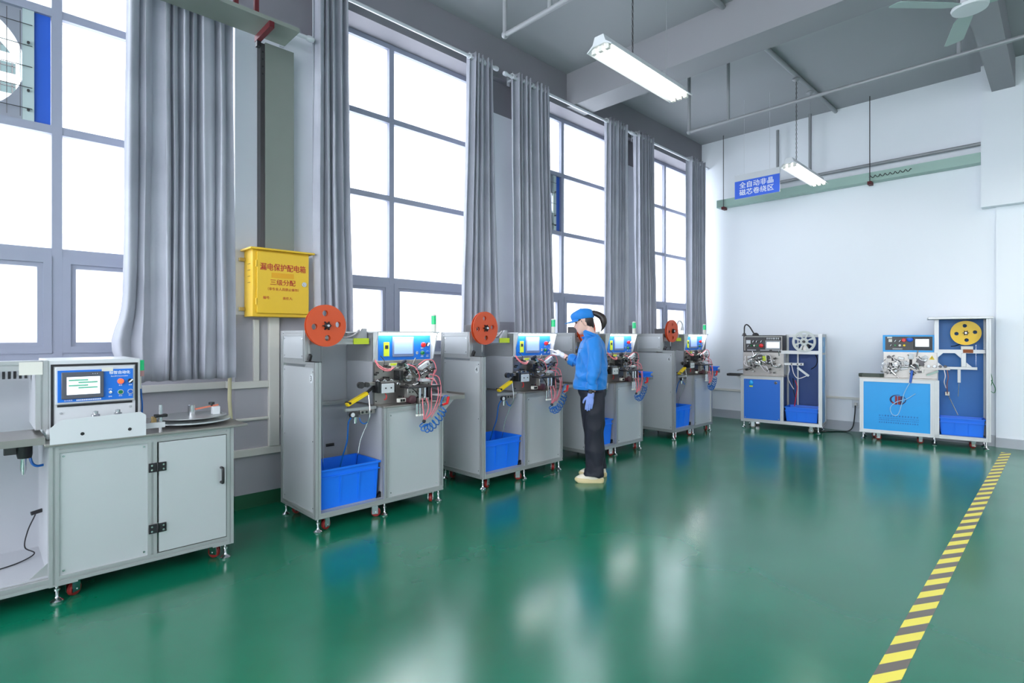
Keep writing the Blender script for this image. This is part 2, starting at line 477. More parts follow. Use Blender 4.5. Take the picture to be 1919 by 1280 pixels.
# ---------------------------------------------------------------- office block outside, seen through the fan opening
BW = mat('white_render', (235, 238, 240), .7); BG = mat('teal_glazing', (50, 70, 72), .35, .0)
t = thing('office_building', 'white office block with teal window bands seen through the round fan opening', 'building', (0, 122, -12))
MB().box(-46, 6.2, 0, 14, 0, 84).build('facade', BW, t, smooth=False)
for k in range(24):
    z = 4.0 + 3.3 * k
    g = MB().box(-45, 5.0, -.12, .02, z, z + 1.75).build('window_band', BG, t, smooth=False)
    mm = MB()
    for i in range(34): mm.box(-45 + i * 1.5, -44.86 + i * 1.5, -.22, -.1, z, z + 1.75)
    mm.box(-45, 5, -.22, -.1, z + 1.1, z + 1.2)
    mm.build('mullions', DARKSTEEL, g, smooth=False)

# ---------------------------------------------------------------- curtain rods
RODM = mat('white_rod', (214, 216, 222), .3, .3)
def rod(x0, x1, z, label):
    y = 4.49
    t = thing('curtain_rod', label, 'curtain rod', (x0, y, z), group=None)
    MB().cyl((0, 0, 0), (x1 - x0, 0, 0), .017, 14).build('pole', RODM, t)
    for x in (0, x1 - x0): MB().lathe([(0, -.03), (.02, -.03), (.026, -.015), (.026, .015), (.02, .03), (0, .03)], Matrix.Translation((x, 0, 0)) @ Matrix.Rotation(PI / 2, 4, 'Y'), 14).build('finial', RODM, t)
    bk = (.16, x1 - x0 - .16)
    yb = 4.615 - y if z > 4.3 else 4.695 - y
    for x in bk:
        if z < 4.3 and x < 1: continue
        MB().box(x - .012, x + .012, .012, yb, -.012, .012).box(x - .02, x + .02, yb - .008, yb, -.05, .05).build('bracket', RODM, t, smooth=False)
    return t
rod(-.9, 2.03, 3.92, 'white curtain rod above the nearest window, ending beside the grey vertical tray')
rod(2.12, 4.17, 4.41, 'white curtain rod over the tall window behind the orange reel machine number 3')
rod(4.32, 6.88, 4.40, 'white curtain rod over the window behind the woman')
rod(6.93, 9.3, 4.40, 'white curtain rod over the last window, next to the white back wall')

# ---------------------------------------------------------------- curtains
def curtain_material():
    m = bpy.data.materials.new('grey_curtain_fabric'); m.use_nodes = True
    nt = m.node_tree; b = nt.nodes['Principled BSDF']; L = nt.links.new
    b.inputs['Roughness'].default_value = .62; b.inputs['Sheen Weight'].default_value = .25
    tc = nt.nodes.new('ShaderNodeTexCoord'); nz = nt.nodes.new('ShaderNodeTexNoise')
    nz.inputs['Scale'].default_value = 3; nz.inputs['Detail'].default_value = 4
    L(tc.outputs['Object'], nz.inputs['Vector'])
    r = nt.nodes.new('ShaderNodeValToRGB')
    r.color_ramp.elements[0].position = .3; r.color_ramp.elements[0].color = (*lin((166, 168, 180)), 1)
    r.color_ramp.elements[1].position = .7; r.color_ramp.elements[1].color = (*lin((184, 186, 197)), 1)
    L(nz.outputs['Fac'], r.inputs['Fac']); L(r.outputs['Color'], b.inputs['Base Color'])
    tl = nt.nodes.new('ShaderNodeBsdfTranslucent'); tl.inputs['Color'].default_value = (*lin((180, 186, 196)), 1)
    mx = nt.nodes.new('ShaderNodeMixShader'); mx.inputs['Fac'].default_value = .12
    L(b.outputs[0], mx.inputs[1]); L(tl.outputs[0], mx.inputs[2]); L(mx.outputs[0], nt.nodes['Material Output'].inputs['Surface'])
    return m
CURT = curtain_material()
def curtain(x0, x1, ztop, zbot, folds, label, seed, flare=0.0, amp=.05, bx0=None, bx1=None):
    y0 = 4.49
    rnd = random.Random(seed)
    nu, nv = folds * 16, 40
    bx0 = x0 if bx0 is None else bx0; bx1 = x1 if bx1 is None else bx1
    mb = MB(); g = []
    ph = [rnd.uniform(-.5, .5) for _ in range(folds + 2)]
    am = [rnd.uniform(.6, 1.25) for _ in range(folds + 2)]
    for j in range(nv + 1):
        v = j / nv; z = ztop + (zbot - ztop) * v; row = []
        a0 = x0 + (bx0 - x0) * v ** 1.3; a1 = x1 + (bx1 - x1) * v ** 1.3
        for i in range(nu + 1):
            u = i / nu; f = folds * (u + .035 * math.sin(2 * PI * u * 1.7 + seed) + .02 * math.sin(2 * PI * u * 4.3 + seed * 2)); f = min(max(f, 0), folds); k = int(min(f, folds - 1e-6))
            s = f - k; a = am[k] * (1 - s) + am[k + 1] * s
            fold = math.sin(2 * PI * f + ph[k] * (1 - s) * v * 2 + ph[k + 1] * s * v * 2)
            wob = noise.noise(Vector((u * folds * .7 + seed * 9, z * .9, seed)))
            wob2 = noise.noise(Vector((u * folds * 1.9 + seed * 5, z * 1.6, seed + 3)))
            ampv = amp * (1 - .25 * v) * (a * v + 1 - v)
            y = y0 + ampv * fold * (1 + .0 * v) + v * (.028 * wob + .016 * wob2)
            x = a0 + (a1 - a0) * u + v * .03 * wob + .010 * math.cos(2 * PI * f * 2) * (1 - .5 * v)
            if flare: x -= flare * math.exp(-((z - 1.36) / .16) ** 2) * max(0, 1 - u * 5)
            row.append(mb.b.verts.new((x, min(y, 4.68), z + (.012 * wob2 if j == nv else 0))))
        g.append(row)
    for j in range(nv):
        for i in range(nu): mb.b.faces.new((g[j][i], g[j][i + 1], g[j + 1][i + 1], g[j + 1][i]))
    me = mb.mesh('curtain', CURT, ang=80)
    o = bpy.data.objects.new('curtain', me); COL.objects.link(o)
    md = o.modifiers.new('s', 'SOLIDIFY'); md.thickness = .003
    tag(o, label, 'curtain', 'grey window curtains')
    zr = ztop - .05
    for i in range(folds * 2):
        x = x0 + (x1 - x0) * (i + .0) / (folds * 2) + .001
        if zr < 4.3: break
        rg = MB(); M = Matrix.Translation((x, y0, zr)) @ Matrix.Rotation(PI / 2, 4, 'Y') @ Matrix.Rotation(.5 if i % 2 else -.5, 4, 'X')
        rg.tube([M @ Vector((.026 * math.cos(2 * PI * q / 14), .026 * math.sin(2 * PI * q / 14), 0)) for q in range(14)], .006, 6, closed=True)
        rg.build('eyelet', RODM, o)
    return o
curtain(.74, 1.41, 3.99, 1.09, 9, 'wide grey curtain on the nearest window, hanging to the left of the yellow box', 1, flare=.06, amp=.045, bx0=.72, bx1=1.44)
curtain(2.065, 2.36, 4.46, 1.14, 5, 'narrow grey curtain behind the yellow box and the orange reel of machine number 3', 2, bx0=2.065, bx1=2.43)
curtain(3.78, 4.10, 4.46, 1.14, 5, 'grey curtain behind the orange reel of machine number 4', 3, bx0=3.66, bx1=4.2)
curtain(4.42, 5.06, 4.46, 1.14, 8, 'wide grey curtain behind the control panel of machine number 4', 4, bx0=4.44, bx1=5.2)
curtain(6.26, 6.74, 4.46, 1.14, 6, 'grey curtain just to the right of the woman', 5, bx0=6.24, bx1=6.78)
curtain(7.0, 7.45, 4.46, 1.14, 6, 'grey curtain behind the left side of machine number 6', 6, bx0=7.06, bx1=7.56)
curtain(8.6, 9.14, 4.46, 1.14, 6, 'last grey curtain, in the corner by the white back wall', 8, bx0=8.6, bx1=9.18)

# ---------------------------------------------------------------- cable trays
t = thing('cable_tray', 'grey horizontal cable tray crossing above the nearest curtain, top left', 'cable tray', (-2.0, 4.10, 3.72))
mb = MB().box(0, 3.77, 0, .28, 0, .012).box(0, 3.77, 0, .012, .012, .03).box(0, 3.77, .268, .28, .012, .03)
mb.build('tray_body', TRAYGREEN, t, smooth=False)
MB().bar((3.56, .29, -.025), (3.56, -.01, -.025), .035, .045).build('cross_bracket', DARKRED, t, smooth=False)
MB().box(3.545, 3.575, .245, .28, -.09, -.048).build('bracket_foot', BLACK, t, smooth=False)
for x in (3.32, 3.46): MB().box(x, x + .03, .05, .08, .03, 1.14).build('hanger', DARKRED, t, smooth=False)
t = thing('vertical_cable_tray', 'grey green vertical cable tray running down into the yellow box', 'cable tray', (1.69, 4.61, 2.115))
MB().box(.015, .25, 0, .085, 0, 1.70).build('cover', TRAYGREEN, t, smooth=False)
mb = MB().box(-.02, .014, .01, .085, 0, 1.69); mb.build('slotted_edge', DARKSTEEL, t, smooth=False)
for k in range(4): MB().cyl((-.003, .008, 1.62 - k * .06), (-.003, .0105, 1.62 - k * .06), .008, 10).build('slot', BLACK, t)
t = thing('wall_cable_tray', 'pale green cable tray running along the white back wall', 'cable tray', (9.19, 2.5, 3.64))
MB().prism([(0, 0), (.15, 0), (.15, .02), (.03, .02), (.03, .13), (0, .13)], 'y', -1.72, 1.77).build('tray_body', TRAYMINT, t, smooth=False)
def hanger(y, label):
    r = thing('hanger_rod', label, 'hanger', (9.16, y, 3.6))
    MB().cyl((.01, 0, .03), (.01, 0, ZC - 3.6), .006, 8).build('rod', DARKSTEEL, r)
    MB().box(-.02, .1, -.025, .025, -.01, .035).build('clamp', DARKRED, r, smooth=False)
hanger(4.14, 'thin hanger rod with red clamp at the left end of the pale green tray')
hanger(1.99, 'thin hanger rod with red clamp near the middle of the pale green tray')
mb = MB(); pts = []
for k in range(60):
    pts.append((9.17 + .016 * math.cos(k * .9), 2.0 - .0085 * k, 3.70 + .016 * math.sin(k * .9)))
tag(mb.tube(pts, .005, 5).build('cable_coil', DARKSTEEL), 'dark coiled cable lying along the front of the pale green tray', 'cable')

# ---------------------------------------------------------------- pipes under the ceiling
def pipe(name, pts, r, label, fit=()):
    t = thing(name, label, 'pipe', pts[0])
    o = Vector(pts[0]); mb = MB()
    for a, b in zip(pts, pts[1:]): mb.cyl(Vector(a) - o, Vector(b) - o, r, 12)
    mb.build('pipe_run', GREYTRIM, t)
    for a, b in fit:
        MB().cyl(Vector(a) - o, Vector(b) - o, r * .95, 12).build('drop_pipe', GREYTRIM, t)
    for a in pts[1:-1]: MB().ball(Vector(a) - o, r * 1.5, 12, 8).build('elbow', GREYTRIM, t)
    return t
pipe('ceiling_pipe', [(6.67, 3.47, ZC), (6.67, 3.47, 4.08), (6.67, -3, 4.08)], .021, 'long grey pipe crossing under the ceiling in front of the back wall',
     [((6.67, 2.95, 4.08), (6.67, 2.95, ZC)), ((6.67, .72, 4.08), (6.67, .72, ZC))])
pipe('ceiling_pipe', [(3.36, 3.5, ZC), (3.36, 3.5, 4.08), (3.36, -3, 4.08)], .021, 'grey pipe dropping from the ceiling at the top centre of the photo',
     [((3.36, 2.97, 4.08), (3.36, 2.97, ZC))])
pipe('wall_pipe', [(9.27, 3.4, 3.9), (9.27, .78, 3.9)], .024, 'grey pipe along the back wall just above the pale green tray',
     [((9.25, 2.8, 3.9), (9.25, 2.8, ZC)), ((9.25, 3.28, 3.88), (9.25, 3.28, 4.74))])
pipe('ceiling_conduit', [(5.94, 2.52, 4.83), (9.34, 2.47, 4.83)], .028, 'grey conduit on the ceiling running towards the back wall above the hanging sign')
pipe('ceiling_conduit', [(4.2, 2.52, 4.83), (5.55, 2.51, 4.83)], .028, 'short grey conduit on the ceiling at the top, this side of the big beam')

# ---------------------------------------------------------------- hanging fluorescent fittings
def make_light(loc, label, top, wires):
    t = thing('ceiling_light', label, 'ceiling light', loc, group=None)
    Lh = .63
    MB().prism([(-.04, .085), (.04, .085), (.06, .03), (.115, -.01), (.112, -.016), (.055, .015), (-.055, .015), (-.112, -.016), (-.115, -.01), (-.06, .03)], 'x', -Lh, Lh).build('housing', WHITEP, t, smooth=False)
    for y in (-.062, 0, .062):
        tb = MB().cyl((-Lh + .05, y, -.012), (Lh - .03, y, -.012), .015, 12).build('tube', TUBE, t)
        for x in (-Lh + .03, Lh - .03): MB().box(x - .015, x + .015, y - .017, y + .017, -.03, .012).build('lamp_holder', CREAM, tb, smooth=False)
    for k, x in enumerate(wires):
        if k == 0:
            ch = MB()
            n = int((top - loc[2] - .085) / .03)
            for i in range(n):
                z = .1 + i * .03
                a = i % 2
                ch.tube([(x + (.008 * math.cos(q) if a else 0), (0 if a else .008 * math.cos(q)), z + .017 * math.sin(q)) for q in [2 * PI * j / 8 for j in range(8)]], .0022, 5, closed=True)
            ch.cyl((x, 0, .085), (x, 0, top - loc[2]), .0018, 5)
            ch.build('chain', DARKSTEEL, t)
        else: MB().cyl((x, 0, .085), (x, 0, top - loc[2]), .003, 6).build('wire', GREYTRIM, t)
        MB().lathe([(0, 0), (.05, 0), (.05, -.015), (.02, -.04), (0, -.04)], Matrix.Translation((x, 0, top - loc[2])), 16).build('ceiling_rose', GREYTRIM, t)
    return t
make_light((4.02, 2.5, 3.61), 'hanging fluorescent light nearest the camera, over the machine row', ZC, (-.17, .37))
make_light((8.06, 2.5, 3.61), 'hanging fluorescent light in front of the back wall, beside the blue sign', 4.8, (-.35, .2))

# ---------------------------------------------------------------- hanging sign
SIGNB = mat('blue_sign_face', (58, 104, 222), .4)
t = thing('hanging_sign', 'blue and white hanging sign with Chinese lettering below the ceiling', 'sign', (8.0, 3.125, 3.43))
MB().box(0, .012, -.315, .315, 0, .345).build('sign_board', WHITEP, t, smooth=False)
MB().box(-.002, 0, -.315, .315, 0, .255).build('blue_face', SIGNB, t, smooth=False)
mb = MB()
for k, ch in enumerate('全自动非晶'): text_mesh(mb, ch, .095, LEFTF(-.003, .20 - .098 * k, .18), .0025)
for k, ch in enumerate('磁芯卷绕区'): text_mesh(mb, ch, .095, LEFTF(-.003, .20 - .098 * k, .075), .0025)
mb.build('lettering', WHITET, t, smooth=False)
for y in (.18, -.18): MB().cyl((.006, y, .345), (.006, y, ZC - 3.43), .0018, 5).build('cord', WHITEP, t)

# ---------------------------------------------------------------- ceiling fan
FANM = mat('pale_green_fan_paint', (150, 172, 166), .4, .1)
t = thing('ceiling_fan', 'pale ceiling fan with three blades at the top right corner', 'ceiling fan', (5.66, .545, 4.0))
MB().lathe([(0, .0), (.07, .0), (.115, .012), (.122, .03), (.115, .045), (.06, .06), (.06, .15), (.035, .18), (0, .18)], None, 32).build('motor_hub', WHITEP, t)
MB().cyl((0, 0, .18), (0, 0, .5), .013, 12).build('down_rod', WHITEP, t)
for a in (137, 15, 256):
    M = Matrix.Rotation(math.radians(a), 4, 'Z') @ Matrix.Rotation(math.radians(-14), 4, 'X')
    b = MB().prism([(.09, -.035), (.2, -.065), (.61, -.07), (.63, -.05), (.63, .05), (.61, .07), (.2, .065), (.09, .035)], 'z', .034, .039).xf(M)
    b.build('blade', FANM, t, smooth=False)

# ---------------------------------------------------------------- floor tape
def tape_material():
    m = bpy.data.materials.new('hazard_tape'); m.use_nodes = True
    nt = m.node_tree; b = nt.nodes['Principled BSDF']; L = nt.links.new
    tc = nt.nodes.new('ShaderNodeTexCoord'); sp = nt.nodes.new('ShaderNodeSeparateXYZ'); L(tc.outputs['Object'], sp.inputs[0])
    m1 = nt.nodes.new('ShaderNodeMath'); m1.operation = 'MULTIPLY_ADD'; m1.inputs[1].default_value = 1.75
    L(sp.outputs['Y'], m1.inputs[0]); L(sp.outputs['X'], m1.inputs[2])
    m2 = nt.nodes.new('ShaderNodeMath'); m2.operation = 'DIVIDE'; m2.inputs[1].default_value = TAPE_P; L(m1.outputs[0], m2.inputs[0])
    m3 = nt.nodes.new('ShaderNodeMath'); m3.operation = 'FRACT'; L(m2.outputs[0], m3.inputs[0])
    m4 = nt.nodes.new('ShaderNodeMath'); m4.operation = 'GREATER_THAN'; m4.inputs[1].default_value = .5; L(m3.outputs[0], m4.inputs[0])
    mx = nt.nodes.new('ShaderNodeMix'); mx.data_type = 'RGBA'
    mx.inputs[6].default_value = (*lin((104, 98, 92)), 1); mx.inputs[7].default_value = (*lin((226, 214, 84)), 1)
    L(m4.outputs[0], mx.inputs[0]); L(mx.outputs[2], b.inputs['Base Color']); b.inputs['Roughness'].default_value = .4
    return m
TAPE_P = .21
tag(MB().box(-1, 8.92, -.045, .045, 0.0003, .0015).build('floor_tape', tape_material(), smooth=False), 'yellow and grey striped hazard tape line on the green floor', 'floor tape').location = (0, .52, 0)

# ---------------------------------------------------------------- trunking, pipes and socket on the walls
def trunk(label, boxes, m=CREAM, name='wall_trunking'):
    mb = MB()
    for b in boxes: mb.box(*b)
    return tag(mb.build(name, m, smooth=False, bevel=.004), label, 'trunking')
trunk('cream level cable trunking on the pillar, the upper run below the yellow box', [(1.465, 1.755, 4.665, 4.7, .985, 1.04), (1.465, 1.5, 4.7, 4.85, .985, 1.04), (-1, 1.465, 4.815, 4.85, .985, 1.04)])
trunk('cream cable trunking around the foot of the grey pillar, lower level run', [(1.465, 2.1, 4.665, 4.7, .43, .49), (1.465, 1.5, 4.7, 4.85, .43, .49)])
trunk('wide vertical cream trunking from the yellow box down the pillar', [(1.755, 1.84, 4.66, 4.7, .49, 1.57)])
trunk('narrow vertical cream trunking under the left side of the yellow box', [(1.635, 1.68, 4.67, 4.7, 1.04, 1.545)])
tag(MB().cyl((1.5, 4.683, .73), (2.1, 4.683, .73), .013, 10).build('wall_conduit', CREAM), 'thin level cream conduit on the pillar between the two trunking runs', 'conduit')
t = MB().tube([(1.462, 4.69, 3.8), (1.462, 4.69, 1.3), (1.45, 4.67, .9), (1.47, 4.69, .7)], .014, 10).build('wall_conduit', mat('yellowed_pipe', (214, 206, 168), .5))
tag(t, 'yellowed upright conduit running down the left edge of the pillar', 'conduit')
trunk('thin white trunking along the foot of the back wall behind the blue machines', [(9.32, 9.35, 2.1, 4.84, .47, .505)])
t = thing('wall_socket', 'white wall socket with a plug between the two blue machines', 'socket', (9.35, 2.2, .40))
MB().box(-.02, 0, -.05, .05, -.05, .07).build('face_plate', WHITEP, t, bevel=.004)
MB().box(-.055, -.02, -.018, .018, -.02, .03).build('plug', CREAM, t, bevel=.004)
tag(MB().tube(arc([(9.29, 2.2, .39), (9.26, 2.2, .25), (9.24, 2.22, .08), (9.2, 2.28, .012), (9.1, 2.4, .008), (8.98, 2.5, .008), (8.95, 2.62, .008)], 6), .0075, 8).build('power_cable', BLACK), 'black power cable hanging from the wall socket and lying on the floor', 'cable')

# ---------------------------------------------------------------- yellow distribution box
t = thing('distribution_box', 'yellow electrical distribution box with red Chinese lettering on the pillar', 'electrical box', (1.57, 4.50, 1.565))
MB().box(0, .455, .012, .2, 0, .535).build('box_body', EBOX, t, bevel=.004)
MB().prism([(-.035, .53), (.215, .53), (.215, .545), (-.035, .545)], 'x', -.03, .49).build('roof', EBOX, t, bevel=.003)
d = MB().box(.028, .448, -.008, .012, .028, .518).build('door', EBOX, t, bevel=.003)
MB().box(.14, .32, -.0095, -.008, .315, .355).build('worn_patch', mat('amber_patch', (222, 160, 14), .45), d, smooth=False)
mb = MB()
for body, sz, x, z, bd, sx in (('漏电保护配电箱', .062, .235, .395, .0012, .86), ('三级分配', .052, .23, .275, .0008, 1), ('（非专业人员禁止操作）', .026, .235, .222, 0, 1), ('编号:', .026, .1, .15, 0, 1), ('责任人:', .026, .27, .15, 0, 1)):
    text_mesh(MB(), body, sz, FRONT(x, -.0092, z), bd, sx=sx).build('lettering', REDT, d, smooth=False)
M = Matrix.Translation((.405, -.008, .275)) @ Matrix.Rotation(PI / 2, 4, 'X')
MB().lathe([(0, 0), (.02, 0), (.02, .008), (.008, .008), (.008, .012), (0, .012)], M, 20).build('lock', CHROME, d)
for z in (.12, .42): MB().cyl((.022, -.006, z - .025), (.022, -.006, z + .025), .007, 10).build('hinge', EBOX, t)
for k in range(4): MB().box(-.004, 0, .06, .11, .27 + k * .05, .274 + k * .05).build('vent_slot', mat('dark_yellow', (150, 120, 20), .5), t, smooth=False)
for z in (.06, .46): MB().box(-.045, 0, .17, .2, z - .012, z + .018).build('mounting_lug', mat('zinc_yellow', (190, 170, 110), .4, .5), t, bevel=.004)

# ================================================================= MACHINES
V = Vector
def feet(t, pts):
    for x, y in pts:
        MB().lathe([(0, 0), (.028, 0), (.03, .008), (.022, .016), (.012, .022), (.008, .03), (.008, .06), (.014, .062), (.014, .072), (.008, .074), (.008, .1), (0, .1)],
                   Matrix.Translation((x, y, 0)), 16).build('leveling_foot', CHROME, t)
def casters(t, pts, m=None):
    for x, y, a in pts:
        M = Matrix.Translation((x, y, 0)) @ Matrix.Rotation(a, 4, 'Z')
        mb = MB().box(-.03, .03, -.028, .028, .09, .1).box(-.016, .03, -.022, -.018, .025, .092).box(-.016, .03, .018, .022, .025, .092).cyl((.014, -.026, .036), (.014, .026, .036), .006, 8)
        c = mb.xf(M).build('caster', CHROME, t)
        MB().lathe([(.008, -.014), (.03, -.014), (.036, -.009), (.036, .009), (.03, .014), (.008, .014)], M @ Matrix.Translation((.014, 0, .036)) @ Matrix.Rotation(PI / 2, 4, 'X'), 20).build('caster_wheel', m or CASTRED, c)
def screws(mb, pts):
    for x, y, z in pts: mb.cyl((x, y, z), (x, y - .003, z), .005, 8)
def button(parent, x, y, z, r, m, d=.02, ring=True, name='push_button'):
    M = Matrix.Translation((x, y, z)) @ Matrix.Rotation(PI / 2, 4, 'X')
    b = MB().lathe([(0, 0), (r * .8, 0), (r * .8, d * .7), (r * .6, d), (0, d)], M, 18).build(name, m, parent)
    return b
def bezel(parent, x, y, z, r, m=CHROME):
    M = Matrix.Translation((x, y, z)) @ Matrix.Rotation(PI / 2, 4, 'X')
    return MB().lathe([(r * .8, 0), (r, 0), (r, .006), (r * .8, .006)], M, 18).build('button_bezel', m, parent)
def estop(parent, x, y, z, r, m=REDB):
    M = Matrix.Translation((x, y, z)) @ Matrix.Rotation(PI / 2, 4, 'X')
    return MB().lathe([(0, 0), (r * .55, 0), (r * .55, .012), (r, .014), (r, .026), (r * .7, .032), (0, .032)], M, 20).build('emergency_stop', m, parent)
def selector(parent, x, y, z, r, a=.6):
    M = Matrix.Translation((x, y, z)) @ Matrix.Rotation(PI / 2, 4, 'X')
    mb = MB().lathe([(0, 0), (r, 0), (r, .008), (r * .85, .01), (0, .01)], M, 18)
    o = mb.build('selector_switch', BLACK, parent)
    Mm = Matrix.Rotation(a, 3, 'Y')
    MB().obox((x, y - .016, z), (r * .45, .014, r * 1.8), Mm).build('pointer', WHITET, parent, smooth=False)
    return o
def make_bin(w, d, h, loc, rotz, label, group=None):
    t = thing('plastic_bin', label, 'bin', loc, rotz, group)
    s = .012
    mb = MB()
    def ring(z, o, i):
        return [(-o, -o, z), (w + o, -o, z), (w + o, d + o, z), (-o, d + o, z)]
    v = []
    tp = .014
    lv = [(0, tp), (h, 0.0)]
    R = []
    for z, o in lv: R.append([mb.b.verts.new(p) for p in ((o, o, z), (w - o, o, z), (w - o, d - o, z), (o, d - o, z))])
    I = []
    for z, o in ((h, .006), (.008, tp + .006)): I.append([mb.b.verts.new(p) for p in ((o, o, z), (w - o, o, z), (w - o, d - o, z), (o, d - o, z))])
    Q = [R[0], R[1], I[0], I[1]]
    for A, B in zip(Q, Q[1:]):
        for k in range(4): mb.b.faces.new((A[k], A[(k + 1) % 4], B[(k + 1) % 4], B[k]))
    mb.b.faces.new(R[0][::-1]); mb.b.faces.new(I[1])
    mb.build('bin_body', BINBLUE, t, smooth=False)
    rm = MB()
    for z0, z1, o in ((h - .012, h + .002, .012), (h - .06, h - .052, .008)):
        rm.box(-o, w + o, -o, .001, z0, z1).box(-o, w + o, d - .001, d + o, z0, z1).box(-o, .001, .001, d - .001, z0, z1).box(w - .001, w + o, .001, d - .001, z0, z1)
    rm.build('rim', BINBLUE, t, smooth=False)
    n = max(3, int(w / .13))
    for k in range(n + 1):
        x = .02 + (w - .04) * k / n
        MB().prism([(.004, h - .055), (-.006, h - .055), (-.001 + tp * .9, .012), (tp, .012)], 'x', x - .006, x + .006).build('rib', BINBLUE, t, smooth=False)
    for k in range(4):
        y = .03 + (d - .06) * k / 3
        MB().prism([(.004, h - .055), (-.006, h - .055), (-.001 + tp * .9, .012), (tp, .012)], 'y', y - .006, y + .006).build('rib', BINBLUE, t, smooth=False)
    return t
def make_reel(loc, rotz, label, colour, R=.155, strip=None, gap=.02):
    """disc reel in a plane facing local -y, spindle along +y"""
    t = thing('tape_reel', label, 'reel', loc, rotz)
    holes = [circ(.092 * math.cos(a), .092 * math.sin(a), .0225, 20) for a in (.1, .1 + PI / 2, .1 + PI, .1 + 3 * PI / 2)]
    for y in (0, gap + .006):
        MB().holed(circ(0, 0, R, 56), [list(h) for h in holes] + [circ(0, 0, .012, 12)], 'y', y, y + .005).build('flange', colour, t)
    M = Matrix.Rotation(-PI / 2, 4, 'X')
    MB().lathe([(.014, .005), (.06, .005), (.06, gap + .006), (.014, gap + .006)], M, 32).build('tape_winding', DARKSTEEL, t)
    kn = MB()
    kn.lathe([(0, -.03), (.018, -.03), (.022, -.024), (.022, -.004), (.014, 0), (0, 0)], M, 20)
    kn.build('hub_knob', BLACK, t)
    MB().lathe([(0, -.034), (.009, -.034), (.011, -.03), (0, -.03)], M, 14).build('hub_nut', CHROME, t)
    hb = MB()
    for k in range(6):
        a = PI / 3 * k
        hb.obox((.026 * math.cos(a), -.006, .026 * math.sin(a)), (.016, .012, .008), Matrix.Rotation(-a, 3, 'Y'))
    hb.build('hub_lugs', BLACK, t, smooth=False)
    if strip:
        mb = MB(); w = .005
        P = [Vector(p) for p in strip]
        A = []
        for p in P: A.append((mb.b.verts.new(p + Vector((0, -w, 0))), mb.b.verts.new(p + Vector((0, w, 0)))))
        B = []
        for p in P: B.append((mb.b.verts.new(p + Vector((.0012, -w, 0))), mb.b.verts.new(p + Vector((.0012, w, 0)))))
        for i in range(len(P) - 1):
            mb.b.faces.new((A[i][0], A[i][1], A[i + 1][1], A[i + 1][0])); mb.b.faces.new((B[i][0], B[i + 1][0], B[i + 1][1], B[i][1]))
            mb.b.faces.new((A[i][0], A[i + 1][0], B[i + 1][0], B[i][0])); mb.b.faces.new((A[i][1], B[i][1], B[i + 1][1], A[i + 1][1]))
        mb.build('metal_strip', CHROME, t)
    return t
def line_obj(parent, name, m, text, size, M, bold=0, sx=1.0):
    return text_mesh(MB(), text, size, M, bold, sx=sx).build(name, m, parent, smooth=False)

